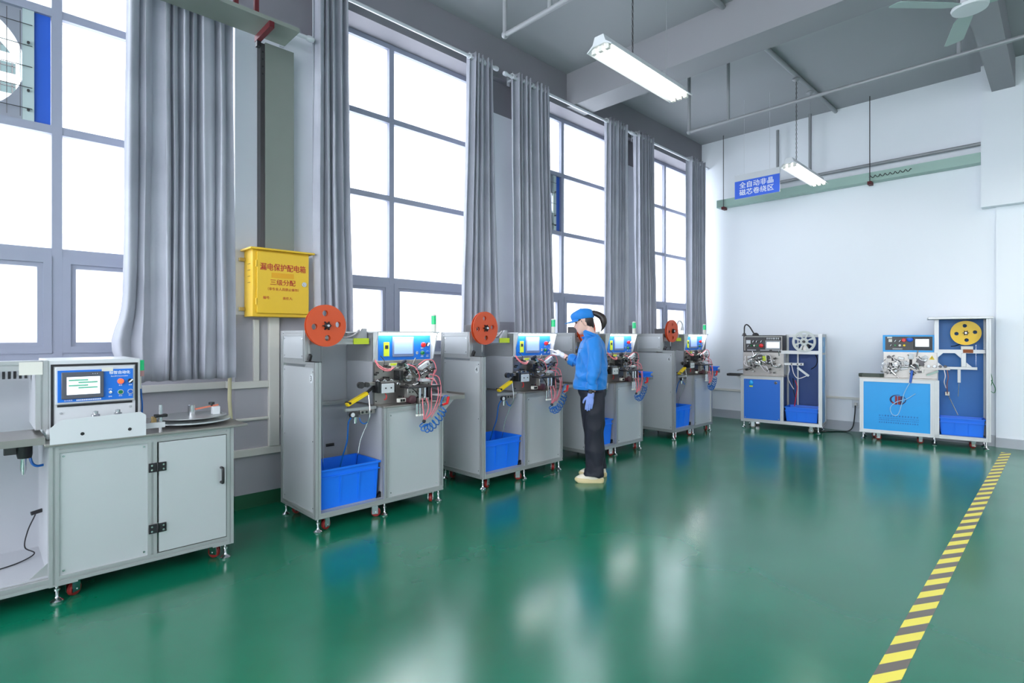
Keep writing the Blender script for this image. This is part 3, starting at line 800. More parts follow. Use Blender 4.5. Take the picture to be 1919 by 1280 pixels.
# ---------------------------------------------------------------- the numbered grey winding machine (built once, copied along the row)
RW, RD = 1.13, .62
def make_row_machine(label):
    t = thing('winding_machine', label, 'machine', (1.73, 3.74, 0))
    P = .04
    f = MB()
    f.prof('z', .10, 1.22, 0, 0, P)                                   # front left post
    f.prof('z', 1.22, 1.45, 0, .18, P)
    f.prof('z', .10, 1.45, 0, RD - P, P)
    f.prof('z', .14, .845, .555, 0, P); f.prof('z', .14, 1.45, .555, RD - P, P)
    f.prof('z', .14, .845, RW - P, 0, P); f.prof('z', .14, 1.45, RW - P, RD - P, P)
    for y in (0, RD - P): f.prof('x', P, RW, y, .10, P)
    for x in (0, RW - P): f.prof('y', P, RD - P, x, .10, P)
    f.prof('x', .595, RW - P, 0, .805, P); f.prof('y', P, .18, 0, 1.18, P)
    f.prof('y', .22, RD - P, 0, 1.41, P)
    f.prof('x', P, RW - P, RD - P, 1.41, P)
    f.prof('y', P, RD - P, RW - P, .805, P)
    f.build('frame', ALU, t, smooth=False)
    MB().box(-.002, .044, -.004, .17, 1.22, 1.224).build('post_cap', BLACK, t, smooth=False)
    MB().obox((.03, .16, 1.25), (.02, .03, .05), Matrix.Rotation(.5, 3, 'X')).build('corner_bracket', DARKSTEEL, t, bevel=.003)
    sp = MB().box(.008, .018, P, RD - P, .14, 1.18).build('side_panel', PANEL, t, smooth=False)
    for y in (.06, RD - .06):
        for z in (.17, .65, 1.15): MB().cyl((.008, y, z), (.005, y, z), .005, 8).build('screw', CHROME, sp)
    sp = MB().box(.008, .018, .22, RD - P, 1.24, 1.41).build('side_panel', PANEL, t, smooth=False)
    for y in (.24, RD - .06):
        for z in (1.26, 1.39): MB().cyl((.008, y, z), (.005, y, z), .005, 8).build('screw', CHROME, sp)
    MB().box(.008, .03, .18, RD - P, 1.20, 1.238).build('side_rail', ALU, t, smooth=False)
    MB().box(P, .555, RD - .03, RD - .02, .14, 1.41).build('back_panel', PANELIN, t, smooth=False)
    MB().box(.56, .57, P, RD - P, .14, .845).build('inner_panel', PANELIN, t, smooth=False)
    MB().box(.545, .556, .15, RD - P, .865, 1.44).build('inner_panel', PANELIN, t, smooth=False)
    MB().box(P, .555, P, RD - P, .135, .142).build('floor_panel', PANELIN, t, smooth=False)
    mb = MB(); mb.prof('x', P, .555, RD - .07, .84, .03); mb.build('shelf_rail', ALU, t, smooth=False)
    fp = MB().box(.595, RW - P, .012, .022, .14, .805).build('front_panel', PANEL, t, smooth=False)
    for x in (.62, RW - .065):
        for z in (.17, .78): MB().cyl((x, .012, z), (x, .008, z), .005, 8).build('screw', CHROME, fp)
    MB().box(RW - .012, RW - .004, P, RD - P, .14, .805).build('side_panel', PANEL, t, smooth=False)
    MB().box(.60, RW - P, RD - .03, RD - .02, .14, 1.41).build('back_panel', PANELIN, t, smooth=False)
    MB().box(.55, RW + .004, -.006, RD, .845, .858).build('worktop', STEEL, t, bevel=.002)
    # steel plate that carries the winding head
    mp = MB().box(.545, 1.125, .15, .162, .858, 1.205).build('mounting_plate', STEEL, t, bevel=.002)
    for x, z in ((.57, .885), (1.1, .885), (.57, 1.19), (1.1, 1.19), (.84, 1.195)): MB().cyl((x, .15, z), (x, .146, z), .006, 10).build('plate_bolt', BLACK, mp)
    MB().box(.69, .78, .145, .15, 1.142, 1.188).build('sticker', CREAM, mp, smooth=False)
    MB().box(.70, .775, .144, .1449, 1.168, 1.186).build('sticker_stripe', LIME, mp, smooth=False)
    # control box with hood, lamp and blue plate
    cb = MB().box(.545, 1.13, .162, RD - P, 1.205, 1.435).build('control_box', WHITEP, t, smooth=False)
    hd = MB().box(.535, 1.145, .07, RD - .02, 1.435, 1.447)
    hd.prism([(.145, 1.215), (.162, 1.215), (.162, 1.435), (.08, 1.435)], 'x', .545, .555).prism([(.145, 1.215), (.162, 1.215), (.162, 1.435), (.08, 1.435)], 'x', 1.122, 1.132)
    hd.build('hood', WHITEP, t, smooth=False)
    MB().box(.57, 1.10, .095, .115, 1.423, 1.435).build('lamp_strip', LED, t, smooth=False)
    cp = MB().box(.595, 1.105, .154, .162, 1.212, 1.415).build('control_plate', BLUEP, t, smooth=False)
    MB().box(.722, .928, .142, .154, 1.238, 1.405).build('screen_bezel', mat('blue_grey_bezel', (112, 126, 160), .35), cp, bevel=.004)
    MB().box(.735, .915, .1405, .142, 1.262, 1.385).build('touch_screen', SCREEN, cp, smooth=False)
    MB().box(.642, .692, .147, .154, 1.245, 1.36).build('manual_tag', LIME, cp, smooth=False)
    MB().box(.652, .682, .1455, .147, 1.305, 1.335).build('tag_panel', BLACKT, cp, smooth=False)
    estop(cp, 1.02, .154, 1.335, .022); selector(cp, 1.075, .154, 1.338, .017)
    bezel(cp, 1.02, .154, 1.265, .021); button(cp, 1.02, .154, 1.265, .02, GREENB)
    bezel(cp, 1.075, .154, 1.265, .021); button(cp, 1.075, .154, 1.265, .02, BLUEB)
    bezel(cp, .965, .154, 1.268, .013); MB().cyl((.965, .15, 1.268), (.965, .128, 1.275), .004, 8).build('toggle_switch', CHROME, cp)
    line_obj(cp, 'lettering', WHITET, '急停', .014, FRONT(1.02, .1535, 1.305)); line_obj(cp, 'lettering', WHITET, '启动', .013, FRONT(1.02, .1535, 1.235)); line_obj(cp, 'lettering', WHITET, '停止', .013, FRONT(1.075, .1535, 1.235))
    # signal tower
    s = MB().cyl((1.118, .12, 1.447), (1.118, .12, 1.512), .021, 18).build('signal_tower', CREAM, t)
    MB().cyl((1.118, .12, 1.512), (1.118, .12, 1.585), .022, 18).build('green_lens', GREENL, s)
    MB().lathe([(.023, 1.585), (.023, 1.592), (.01, 1.6), (0, 1.6)], Matrix.Translation((1.118, .12, 0)), 18).build('tower_cap', CREAM, s)
    # cross bar, motor and spindle for the reel
    mb = MB(); mb.prof('x', P, .545, .20, 1.345, .045); mb.build('reel_beam', ALU, t, smooth=False)
    MB().box(.40, .53, .188, .199, 1.345, 1.392).build('lime_label', LIME, t, smooth=False)
    m_ = MB().box(.09, .17, .20, .36, 1.40, 1.52).cyl((.13, .2, 1.485), (.13, .17, 1.485), .03, 18).build('reel_motor', DARKSTEEL, t, bevel=.004)
    MB().cyl((.13, .17, 1.485), (.13, .085, 1.485), .0115, 12).build('spindle', CHROME, m_)
    MB().prism([(.44, 1.39), (.53, 1.39), (.53, 1.47), (.50, 1.47)], 'y', .22, .25).build('gusset', PANELIN, t, smooth=False)
    MB().tube(arc([(.2, .3, 1.44), (.28, .28, 1.42), (.36, .26, 1.40), (.43, .25, 1.42), (.47, .24, 1.46), (.48, .26, 1.44)], 6), .006, 6).build('sensor_cable', CLEAR, t)
    # rollers, yellow dancer arm
    a = MB().box(.43, .56, .10, .15, 1.018, 1.045).build('roller_arm', STEEL, t, bevel=.002)
    for x, r in ((.40, .026), (.45, .02)):
        MB().lathe([(0, 0), (r, 0), (r, .006), (r * .75, .008), (r * .75, .022), (r, .024), (r, .03), (0, .03)], Matrix.Translation((x, .10, 1.03)) @ Matrix.Rotation(PI / 2, 4, 'X'), 20).build('guide_roller', DARKSTEEL, a)
    MB().box(.535, .562, .06, .15, .96, 1.05).build('roller_block', BLACK, t, bevel=.003)
    ya = MB().bar((.285, .09, .885), (.455, .09, .965), .045, .026).build('dancer_arm', YELLOW, t, bevel=.004)
    MB().bar((.45, .11, .955), (.53, .13, 1.0), .014, .02).build('arm_link', DARKSTEEL, ya, smooth=False)
    MB().cyl((.30, .06, .9), (.30, .13, .9), .009, 10).build('arm_pin', BLACK, ya)
    # air regulator hanging under a short bar
    rb = MB().box(.28, .545, .10, .122, .835, .856).build('regulator_bar', ALU, t, smooth=False)
    MB().box(.335, .375, .07, .11, .79, .83).build('regulator_body', DARKSTEEL, rb, bevel=.004)
    MB().cyl((.315, .075, .812), (.315, .05, .812), .022, 16).build('pressure_gauge', BLACK, rb)
    MB().cyl((.315, .049, .812), (.315, .0485, .812), .017, 16).build('gauge_face', WHITEP, rb)
    MB().lathe([(0, 0), (.014, 0), (.016, .02), (.016, .05), (0, .05)], Matrix.Translation((.355, .09, .74)), 14).build('filter_bowl', CHROME, rb)
    mb = MB().box(.40, .53, .095, .12, .80, .834)
    mb.build('valve_block', STEEL, rb, bevel=.003)
    for x in (.42, .455, .49): MB().cyl((x, .094, .817), (x, .09, .817), .009, 10).build('valve_port', BLACK, rb)
    MB().tube(arc([(.33, .09, .80), (.315, .12, .74), (.325, .16, .6), (.31, .2, .48), (.30, .24, .36)], 8), .006, 8).build('air_hose', HOSE, t)
    MB().tube(arc([(.39, .09, .78), (.40, .08, .745), (.43, .08, .73), (.46, .1, .735)], 6), .005, 8).build('air_hose', HOSE, t)
    MB().tube(arc([(.47, .09, .96), (.47, .07, .8), (.46, .1, .72), (.43, .14, .6), (.42, .16, .5), (.41, .18, .38)], 8), .0035, 5).build('steel_ribbon', CHROME, t)
    MB().cyl((.36, RD - .032, .50), (.42, RD - .06, .505), .012, 10).build('proximity_sensor', BLACK, t)
    for (x, z) in ((.515, .17), ): MB().prism([(x, .142), (x + .04, .142), (x + .04, .185)], 'y', .05, .08).build('corner_gusset', BLACK, t, smooth=False)
    # winding head
    wb = MB().box(.57, .685, .06, .15, .955, 1.03).build('feeder_box', WHITEP, t, bevel=.003)
    MB().box(.568, .70, .075, .15, 1.03, 1.036).build('feeder_lid', DARKSTEEL, wb, smooth=False)
    MB().box(.686, .70, .07, .15, .96, 1.035).build('feeder_end', BLACK, wb, smooth=False)
    for x in (.605, .655): MB().cyl((x, .06, .995), (x, .056, .995), .006, 10).build('feeder_screw', BLACK, wb)
    MB().tube(arc([(.62, .1, .955), (.63, .09, .93), (.625, .09, .905), (.615, .1, .9)], 4), .004, 6).build('red_wire', REDB, t)
    rnd = random.Random(11)
    for k in range(5):
        x = .56 + .032 * k
        MB().lathe([(0, 0), (.010, 0), (.012, .012), (.006, .016), (.006, .03), (0, .03)], Matrix.Translation((x, .12, 1.052 + .006 * (k % 2))) @ Matrix.Rotation(PI / 2, 4, 'X'), 12).build('guide_roller', DARKSTEEL if k % 2 else CHROME, t)
    MB().box(.545, .72, .1, .15, 1.036, 1.048).build('guide_rail', STEEL, t, smooth=False)
    # spindle turret
    M = Matrix.Translation((.83, .15, 1.07)) @ Matrix.Rotation(PI / 2, 4, 'X')
    tr = MB().lathe([(0, 0), (.052, 0), (.052, .03), (.04, .036), (.04, .06), (.018, .064), (.018, .11), (0, .112)], M, 28).build('winding_spindle', STEEL, t)
    MB().lathe([(.02, .066), (.032, .066), (.032, .08), (.02, .08)], M, 24).build('core_ring', CHROME, tr)
    for k in range(6):
        c = Vector((.83 + .04 * math.cos(k * PI / 3), .118, 1.07 + .04 * math.sin(k * PI / 3)))
        MB().cyl(c, c + Vector((0, -.006, 0)), .005, 8).build('turret_bolt', BLACK, tr)
    MB().box(.735, .77, .06, .15, 1.05, 1.13).build('clamp_block', BLACK, t, bevel=.004)
    def air_cyl(p, q, r=.014):
        p, q = Vector(p), Vector(q); d = (q - p)
        c = MB().cyl(p, p + d * .62, r, 14).build('air_cylinder', CHROME, t)
        MB().cyl(p + d * .62, q, r * .35, 8).build('piston_rod', CHROME, c)
        MB().cyl(p - d * .02, p + d * .1, r * 1.15, 14).build('cylinder_cap', BLACK, c)
        MB().cyl(p + d * .54, p + d * .64, r * 1.15, 14).build('cylinder_cap', BLACK, c)
        MB().cyl(p + d * .14, p + d * .14 + Vector((0, -.03, .0)), .005, 8).build('air_fitting', BLACK, c)
    air_cyl((.80, .10, 1.20), (.86, .09, 1.10), .02); air_cyl((.90, .09, 1.11), (1.03, .08, 1.19), .017); air_cyl((.92, .06, 1.08), (1.06, .06, 1.15), .015)
    air_cyl((.86, .08, .99), (.98, .08, 1.04), .014); air_cyl((1.08, .08, 1.12), (.96, .06, 1.02), .012)
    MB().obox((.97, .05, 1.165), (.10, .03, .035), Matrix.Rotation(-.5, 3, 'Y')).build('slide_block', WHITEP, t, bevel=.003)
    MB().obox((.98, .075, 1.11), (.12, .04, .03), Matrix.Rotation(-.55, 3, 'Y')).build('slide_block', STEEL, t, bevel=.003)
    MB().box(.93, 1.06, .02, .12, 1.03, 1.055).build('slide_rail', WHITEP, t, bevel=.003)
    MB().box(.76, 1.08, -.03, .10, .985, 1.0).build('platform', DARKSTEEL, t, bevel=.003)
    MB().box(.77, .87, .0, .05, .91, .985).build('bracket_plate', STEEL, t, bevel=.003)
    for x in (.79, .82, .85): MB().cyl((x, 0, .955), (x, -.004, .955), .006, 8).build('bracket_bolt', BLACK, t)
    MB().box(.705, .775, .03, .06, .875, .905).build('sensor_block', CREAM, t, bevel=.002)
    for x in (.722, .745): MB().box(x, x + .018, .026, .03, .88, .90).build('sensor_window', BLACK, t, smooth=False)
    M = Matrix.Translation((.81, .08, .895)) @ Matrix.Rotation(PI / 2, 4, 'X')
    MB().lathe([(0, 0), (.034, 0), (.034, .10), (.028, .104), (0, .104)], M, 20).build('drive_motor', mat('dark_plum_motor', (72, 40, 48), .4), t)
    for x in (.875, .925): MB().cyl((x, -.02, .84), (x, -.02, .985), .012, 12).build('guide_column', CHROME, t)
    MB().box(.855, .95, -.045, .01, .86, .905).build('carriage', STEEL, t, bevel=.003)
    for x in (.87, .90, .93): MB().cyl((x, -.045, .882), (x, -.05, .882), .007, 10).build('carriage_bolt', BLACK, t)
    MB().box(.96, .99, -.02, .03, .88, .985).build('side_bracket', BLACK, t, bevel=.003)
    MB().bar((.97, .0, .98), (1.10, .02, .93), .03, .02).build('chute', DARKSTEEL, t, smooth=False)
    for x in (.835, .862, .888):
        c = MB().cyl((x, -.04, .86), (x, -.04, .765), .0115, 14).build('hanging_cylinder', CHROME, t)
        MB().cyl((x, -.04, .775), (x, -.04, .76), .013, 12).build('cylinder_cap', CREAM, c)
    # the many small fittings of the head
    for k in range(46):
        x = rnd.uniform(.72, 1.10); z = rnd.uniform(.875, 1.19); y = rnd.uniform(.03, .14)
        if k % 3 == 0: MB().obox((x, y, z), (rnd.uniform(.015, .045), rnd.uniform(.02, .05), rnd.uniform(.01, .028)), Matrix.Rotation(rnd.uniform(-.8, .8), 3, 'Y')).build('bracket', rnd.choice((STEEL, DARKSTEEL, BLACK, ALU)), t, smooth=False)
        elif k % 3 == 1:
            r = rnd.uniform(.006, .014)
            MB().lathe([(0, 0), (r, 0), (r, .012), (r * .55, .014), (r * .55, .04), (0, .04)], Matrix.Translation((x, y, z)) @ Matrix.Rotation(PI / 2, 4, 'X'), 10).build('small_roller', rnd.choice((CHROME, DARKSTEEL, BLACK)), t)
        else:
            a = rnd.uniform(0, PI); d = V((math.cos(a), rnd.uniform(-.5, .1), math.sin(a))) * rnd.uniform(.03, .08)
            MB().cyl((x, y, z), V((x, y, z)) + d, rnd.uniform(.0025, .006), 8).build('rod', rnd.choice((CHROME, BLACK, STEEL)), t)
    for k in range(9):
        x = .555 + .016 * k; z = rnd.uniform(1.05, 1.2)
        MB().obox((x, .13, z), (.012, .03, .012), Matrix.Rotation(rnd.uniform(-.8, .8), 3, 'Y')).build('tube_fitting', BLACK if k % 2 else DARKSTEEL, t, smooth=False)
    # pink air tubes
    pk = [[(.545, .12, 1.22), (.56, .09, 1.18), (.60, .07, 1.15), (.66, .07, 1.142), (.70, .09, 1.155)],
          [(.545, .12, 1.21), (.555, .08, 1.165), (.60, .06, 1.135), (.65, .06, 1.135), (.69, .1, 1.16)],
          [(.81, .06, 1.18), (.86, .02, 1.15), (.90, .02, 1.08), (.91, .05, 1.04)],
          [(.91, .05, 1.17), (.97, .03, 1.21), (1.04, .02, 1.2), (1.07, .02, 1.13), (1.06, .03, 1.09)],
          [(.97, .03, 1.06), (1.03, -.01, 1.04), (1.06, -.02, .97), (1.04, -.04, .88), (.97, -.06, .78), (.90, -.06, .725)],
          [(1.06, .03, 1.12), (1.0, -.01, 1.0), (.985, -.03, .88), (.96, -.05, .78), (.89, -.06, .72)],
          [(.88, -.05, .90), (.87, -.07, .84), (.88, -.07, .77), (.885, -.06, .725)],
          [(.92, -.05, .90), (.925, -.07, .83), (.90, -.07, .76), (.885, -.06, .715)],
          [(1.0, .02, 1.09), (1.08, .0, 1.06), (1.09, -.02, .95), (1.05, -.04, .84), (.96, -.06, .74)]]
    for q in pk: MB().tube(arc(q, 7), .0042, 6).build('air_tube', PINK, t)
    for q in ([(.84, .05, 1.14), (.90, .0, 1.12), (.98, .0, 1.1), (1.04, .02, 1.12)], [(.78, .05, 1.02), (.82, .0, .98), (.86, .0, .94), (.86, .02, .9)], [(.60, .13, 1.25), (.61, .09, 1.21), (.605, .09, 1.17), (.62, .12, 1.12)]):
        MB().tube(arc(q, 6), .0035, 6).build('sensor_wire', BLACK, t)
    MB().ball((.888, -.06, .715), (.018, .012, .016), 10, 8).build('tube_tie', BLACK, t)
    # coiled blue hose and red air gun
    c0 = arc([(.86, -.07, .70), (.88, -.09, .665), (.93, -.09, .665), (.99, -.08, .70), (1.05, -.07, .75), (1.085, -.06, .80)], 10)
    pts = []; N = 150
    for k in range(N + 1):
        s = k / N * (len(c0) - 1); i = min(int(s), len(c0) - 2); p = c0[i].lerp(c0[i + 1], s - i)
        d = (c0[i + 1] - c0[i]).normalized(); e2 = Vector((0, 1, 0)); e1 = d.cross(e2).normalized()
        th = k / N * 2 * PI * 9; rr = .034 * min(1, (k + 4) / 14)
        pts.append(p + e1 * rr * math.cos(th) + e2 * rr * .8 * math.sin(th))
    pts += arc([pts[-1], (1.06, -.07, .87), (1.085, -.07, .905), (1.12, -.07, .905), (1.132, -.07, .885)], 6)[1:]
    MB().tube(pts, .0048, 7).build('coiled_hose', HOSE, t)
    g = MB().bar((1.132, -.07, .90), (1.118, -.07, .845), .016, .02).bar((1.125, -.07, .845), (1.07, -.07, .835), .016, .018).build('air_gun', REDB, t, bevel=.003)
    MB().cyl((1.072, -.07, .836), (1.045, -.07, .832), .004, 8).build('nozzle', BLACK, g)
    # side shelf on the right
    sh = MB().box(RW, RW + .23, -.01, .24, .885, .893).box(RW + .222, RW + .23, -.01, .24, .893, .91).box(RW, RW + .23, -.01, -.004, .86, .886).build('side_shelf', STEEL, t, smooth=False)
    MB().prism([(RW, .884), (RW + .16, .884), (RW, .74)], 'y', .02, .03).build('shelf_bracket', ALU, sh, smooth=False)
    feet(t, [(.03, .03), (.575, .03), (RW - .03, .03), (.03, RD - .03), (.575, RD - .03), (RW - .03, RD - .03)])
    casters(t, [(.09, .05, .4), (.50, .06, -.5), (RW - .09, .06, .9), (.09, RD - .06, .3), (RW - .09, RD - .06, 2.0)])
    return t
def number_plate(root, ch):
    p = MB().prism(circ(.085, 1.10, .033, 28, .026), 'x', .0045, .0079).build('number_sticker', WHITEP, root, smooth=False)
    text_mesh(MB(), ch, .058, LEFTF(.0042, .085, 1.10), .0004).build('number', BLACKT, p, smooth=False)

ROWX = {3: 1.73, 4: 3.305, 5: 4.86, 6: 6.78}
m3 = make_row_machine('grey winding machine with the number 3 on its side, beside the yellow box')
m4 = copy_tree(m3, (ROWX[4], 3.74, 0), label='grey winding machine with the number 4 on its side, which the woman is operating')
m5 = copy_tree(m3, (ROWX[5], 3.74, 0), label='grey winding machine standing directly behind the woman in blue, partly hidden by her')
m6 = copy_tree(m3, (ROWX[6], 3.74, 0), label='grey winding machine with the number 6 on its side, farthest of its row')
for r in (m3, m4, m5, m6): r['group'] = 'grey winding machines along the windows'
g = MB().tube(arc([(.62, .3, 1.447), (.615, .3, 1.55), (.625, .29, 1.62), (.65, .27, 1.64), (.675, .25, 1.60), (.68, .25, 1.54)], 6), .013, 10).build('gooseneck_lamp', WHITEP, m6)
MB().lathe([(0, 0), (.03, 0), (.018, .05), (0, .05)], Matrix.Translation((.68, .25, 1.50)), 16).build('lamp_head', WHITEP, g)
number_plate(m3, '3'); number_plate(m4, '4'); number_plate(m6, '6')

def reel_strip(zb=.36): return [(-.035, .013, -.145), (-.036, .013, -.4), (-.03, .015, -.8), (-.02, .02, -1.02), (-.015, .03, -1.10)]
for n, lab, col in ((3, 'orange tape reel on the machine with the number 3, below the yellow box', ORANGE), (4, 'orange tape reel on top of the machine with the number 4', ORANGE),
                    (5, 'orange tape reel half hidden behind the woman', ORANGE), (6, 'faded orange tape reel on the machine with the number 6', ORANGE)):
    make_reel((ROWX[n] + .13, 3.74 + .10, 1.485), 0.0, lab, col, strip=reel_strip())
for n, lab in ((3, 'large blue bin in the bottom of the machine with the number 3'), (4, 'blue bin in the bottom of the machine with the number 4'),
               (5, 'blue bin low in the machine behind the woman'), (6, 'blue bin in the bottom of the machine with the number 6')):
    make_bin(.485, .36, .29, (ROWX[n] + .05, 3.79, .143), 0, lab, 'blue plastic bins')
make_bin(.20, .22, .06, (ROWX[5] + RW + .012, 3.745, .894), 0, 'shallow blue tray on the side shelf to the left of machine number 6', 'shallow blue trays')
make_bin(.20, .22, .06, (ROWX[6] + RW + .012, 3.745, .894), 0, 'shallow blue tray on the far side shelf of machine number 6, near the back wall', 'shallow blue trays')

# ---------------------------------------------------------------- big machine at the left with the screen and the turntable
def make_screen_machine():
    t = thing('strip_machine', 'large grey machine at the left with a lit touch screen and a flat metal turntable', 'machine', (.28, 3.72, 0))
    P = .042; D = .66; Wd = .90
    f = MB()
    f.prof('z', .10, .832, 0, 0, P); f.prof('z', .10, .832, Wd - P, 0, P); f.prof('z', .14, .79, .437, 0, .046, P)
    f.prof('z', .10, 1.225, 0, D - P, P); f.prof('z', .10, .80, Wd - P, D - P, P)
    f.prof('x', P, Wd - P, 0, .10, P); f.prof('x', P, Wd - P, 0, .79, P); f.prof('x', -.86, Wd, D - P, .10, P)
    for x in (0, Wd - P): f.prof('y', P, D - P, x, .10, P)
    f.prof('x', -.86, 0, 0, .095, .05, P)
    f.prof('z', .10, 1.275, -.90, 0.13, P); f.prof('z', .10, 1.275, -.90, D - P, P)
    f.prof('x', -.86, -.042, .13, 1.225, .05)
    f.prof('z', .905, 1.275, -.043, .13, .05, P)
    f.build('frame', ALU, t, smooth=False)
    def panel(name, b, m=PANEL): return MB().box(*b).build(name, m, t, smooth=False)
    fp = panel('front_panel', (P, .437, .010, .018, P + .10, .79))
    for x in (.06, .42):
        for z in (.165, .77): MB().cyl((x, .010, z), (x, .006, z), .006, 10).build('screw', CHROME, fp)
    d = panel('door', (.492, Wd - P - .004, -.004, .014, .148, .786))
    h = MB().tube(arc([(.825, -.004, .585), (.825, -.035, .585), (.825, -.042, .57), (.825, -.042, .51), (.825, -.035, .495), (.825, -.004, .495)], 4), .0085, 10).build('handle', BLACK, d)
    for z in (.645, .29):
        hg = MB().box(.44, .482, -.012, -.003, z - .026, z + .026).box(.486, .528, -.012, -.003, z - .026, z + .026).cyl((.484, -.012, z - .026), (.484, -.012, z + .026), .006, 10).build('hinge', BLACK, t, bevel=.002)
        for x in (.455, .513):
            for q in (-.013, .013): MB().cyl((x, -.012, z + q), (x, -.0145, z + q), .0055, 10).build('hinge_screw', CHROME, hg)
    panel('side_panel', (Wd - .014, Wd - .006, P, D - P, .14, .80)); panel('inner_panel', (-.001, .008, P, D - P, .14, .83), PANELIN)
    panel('inner_panel', (-.044, -.036, .17, D - P, .90, 1.225), PANELIN)
    panel('back_panel', (-.86, .0, D - .05, D - .042, .14, 1.225), PANELIN); panel('back_panel', (0, Wd, D - .03, D - .022, .14, .80), PANELIN)
    panel('floor_panel', (-.86, 0, P, D - P, .137, .145), PANELIN)
    w = MB().box(-.02, .975, -.03, D + .06, .832, .846).build('worktop', STEEL, t, bevel=.002)
    MB().box(-.9, -.015, -.015, .36, .872, .882).box(-.9, -.015, -.015, -.010, .845, .872).build('side_worktop', STEEL, t, smooth=False)
    MB().prism([(0, 0), (.42, 0), (.42, .115), (.395, .135), (.045, .125), (0, .085)], 'y', -.034, -.028).xf(Matrix.Translation((.002, 0, .842))).build('guard_plate', WHITEP, t, smooth=False)
    for x, z in ((.135, .885), (.345, .885)): MB().lathe([(0, 0), (.009, 0), (.007, .003), (0, .003)], Matrix.Translation((x, -.034, z)) @ Matrix.Rotation(PI / 2, 4, 'X'), 14).build('guard_bolt', BLACK, t)
    for x in (.20, .30):
        n = MB().lathe([(0, 0), (.02, 0), (.02, .012), (.012, .014), (.012, .028), (0, .03)], Matrix.Translation((x, .03, .965)), 12).build('feed_roller', CHROME, t)
        MB().cyl((x, .03, .846), (x, .03, .966), .009, 10).build('roller_shaft', CHROME, n)
    # control box with lit screen
    cb = MB().box(.0, .425, .135, D - P, .846, 1.275).build('control_box', WHITEP, t, bevel=.004)
    g = MB()
    a, b, z0, z1, y = .018, .412, .86, 1.252, .133
    g.box(a, a + .012, y - .002, y + .003, z0, z1).box(b - .012, b, y - .002, y + .003, z0, z1).box(a + .012, b - .012, y - .002, y + .003, z1 - .012, z1).box(.045, .385, y - .002, y + .003, 1.018, 1.03)
    g.build('black_seal', BLACK, cb, smooth=False)
    MB().box(.036, .394, .118, .134, 1.035, 1.236).build('fascia', WHITEP, cb, bevel=.003)
    for x, z in ((.06, .985), (.375, .995)): MB().cyl((x, .134, z), (x, .130, z), .006, 10).build('screw', CHROME, cb)
    cp = MB().box(.045, .385, .112, .118, 1.045, 1.218).build('control_plate', BLUEP, t, smooth=False)
    MB().box(.060, .245, .098, .112, 1.062, 1.208).build('screen_bezel', mat('dark_grey_bezel', (84, 86, 96), .35), cp, bevel=.003)
    MB().box(.082, .228, .0965, .098, 1.085, 1.182).build('touch_screen', SCREENW, cp, smooth=False)
    GT = mat('screen_green_text', (110, 190, 160), .4)
    for k, (x, z) in enumerate(((.09, 1.164), (.132, 1.151), (.09, 1.135), (.132, 1.122))): MB().box(x, x + .085, .0958, .0964, z - .004, z + .004).build('screen_line', GT, cp, smooth=False)
    for k in range(3): MB().cyl((.196 + k * .01, .098, 1.197), (.196 + k * .01, .0968, 1.197), .0018, 8).build('indicator_dot', WHITET, cp)
    MB().box(.238, .29, .1105, .112, 1.207, 1.228).build('paper_label', CREAM, cp, smooth=False)
    line_obj(cp, 'lettering', WHITET, '标智自动化', .020, FRONT(.322, .1115, 1.197), .0006); line_obj(cp, 'lettering', WHITET, 'BiaoZHI Automation', .0095, FRONT(.32, .1115, 1.177))
    MB().lathe([(0, 0), (.015, 0), (.015, .012), (.011, .018), (0, .019)], Matrix.Translation((.325, .112, 1.147)) @ Matrix.Rotation(PI / 2, 4, 'X'), 18).build('lit_button', REDL, cp)
    selector(cp, .372, .112, 1.147, .013, .8)
    for x, m in ((.325, GREENB), (.372, BLUEB)): bezel(cp, x, .112, 1.085, .0145); button(cp, x, .112, 1.085, .014, m, .014)
    bezel(cp, .277, .112, 1.087, .008); MB().cyl((.277, .11, 1.087), (.277, .094, 1.092), .003, 8).build('toggle_switch', CHROME, cp)
    for x, z, s in ((.325, 1.123, '急停'), (.372, 1.123, '速度'), (.325, 1.063, '启动'), (.372, 1.063, '停止'), (.277, 1.104, '手动'), (.277, 1.062, '自动')): line_obj(cp, 'lettering', WHITET, s, .0085, FRONT(x, .1115, z))
    line_obj(cp, 'lettering', WHITET, '技术支持', .009, FRONT(.09, .1115, 1.053))
    for k in range(14): MB().box(.125 + k * .008, .131 + k * .008, .1112, .112, 1.0495, 1.0565).build('print_mark', WHITET, cp, smooth=False)
    s = MB().cyl((.435, .2, 1.09), (.435, .2, 1.20), .008, 10).build('signal_tower', CREAM, t)
    MB().cyl((.44, .2, 1.20), (.44, .2, 1.262), .017, 16).build('green_lens', GREENL, s); MB().cyl((.44, .2, 1.165), (.44, .2, 1.20), .017, 16).build('red_lens', mat('pale_red_lens', (200, 150, 150), .3), s)
    MB().tube(arc([(.44, .21, 1.13), (.442, .2, 1.06), (.445, .19, .98), (.44, .2, .86)], 5), .005, 8).build('signal_cable', HOSE, t)
    # slotted duct, paper label, regulator and sensor in the left bay
    MB().box(-.86, -.05, .40, .46, 1.16, 1.225).build('cable_duct', PANELIN, t, smooth=False)
    for k in range(16): MB().box(-.42 + k * .023, -.408 + k * .023, .397, .401, 1.168, 1.21).build('duct_slot', BLACK, t, smooth=False)
    MB().box(-.11, -.015, .1265, .1285, 1.2, 1.268).build('paper_label', CREAM, t, smooth=False)
    r = MB().lathe([(0, -.05), (.03, -.05), (.034, -.03), (.034, .02), (.026, .03), (.026, .06), (0, .062)], Matrix.Translation((-.08, .28, .79)), 18).build('air_regulator', BLACK, t)
    MB().box(-.165, -.112, .265, .30, .765, .815).build('regulator_gauge', DARKSTEEL, r, bevel=.004)
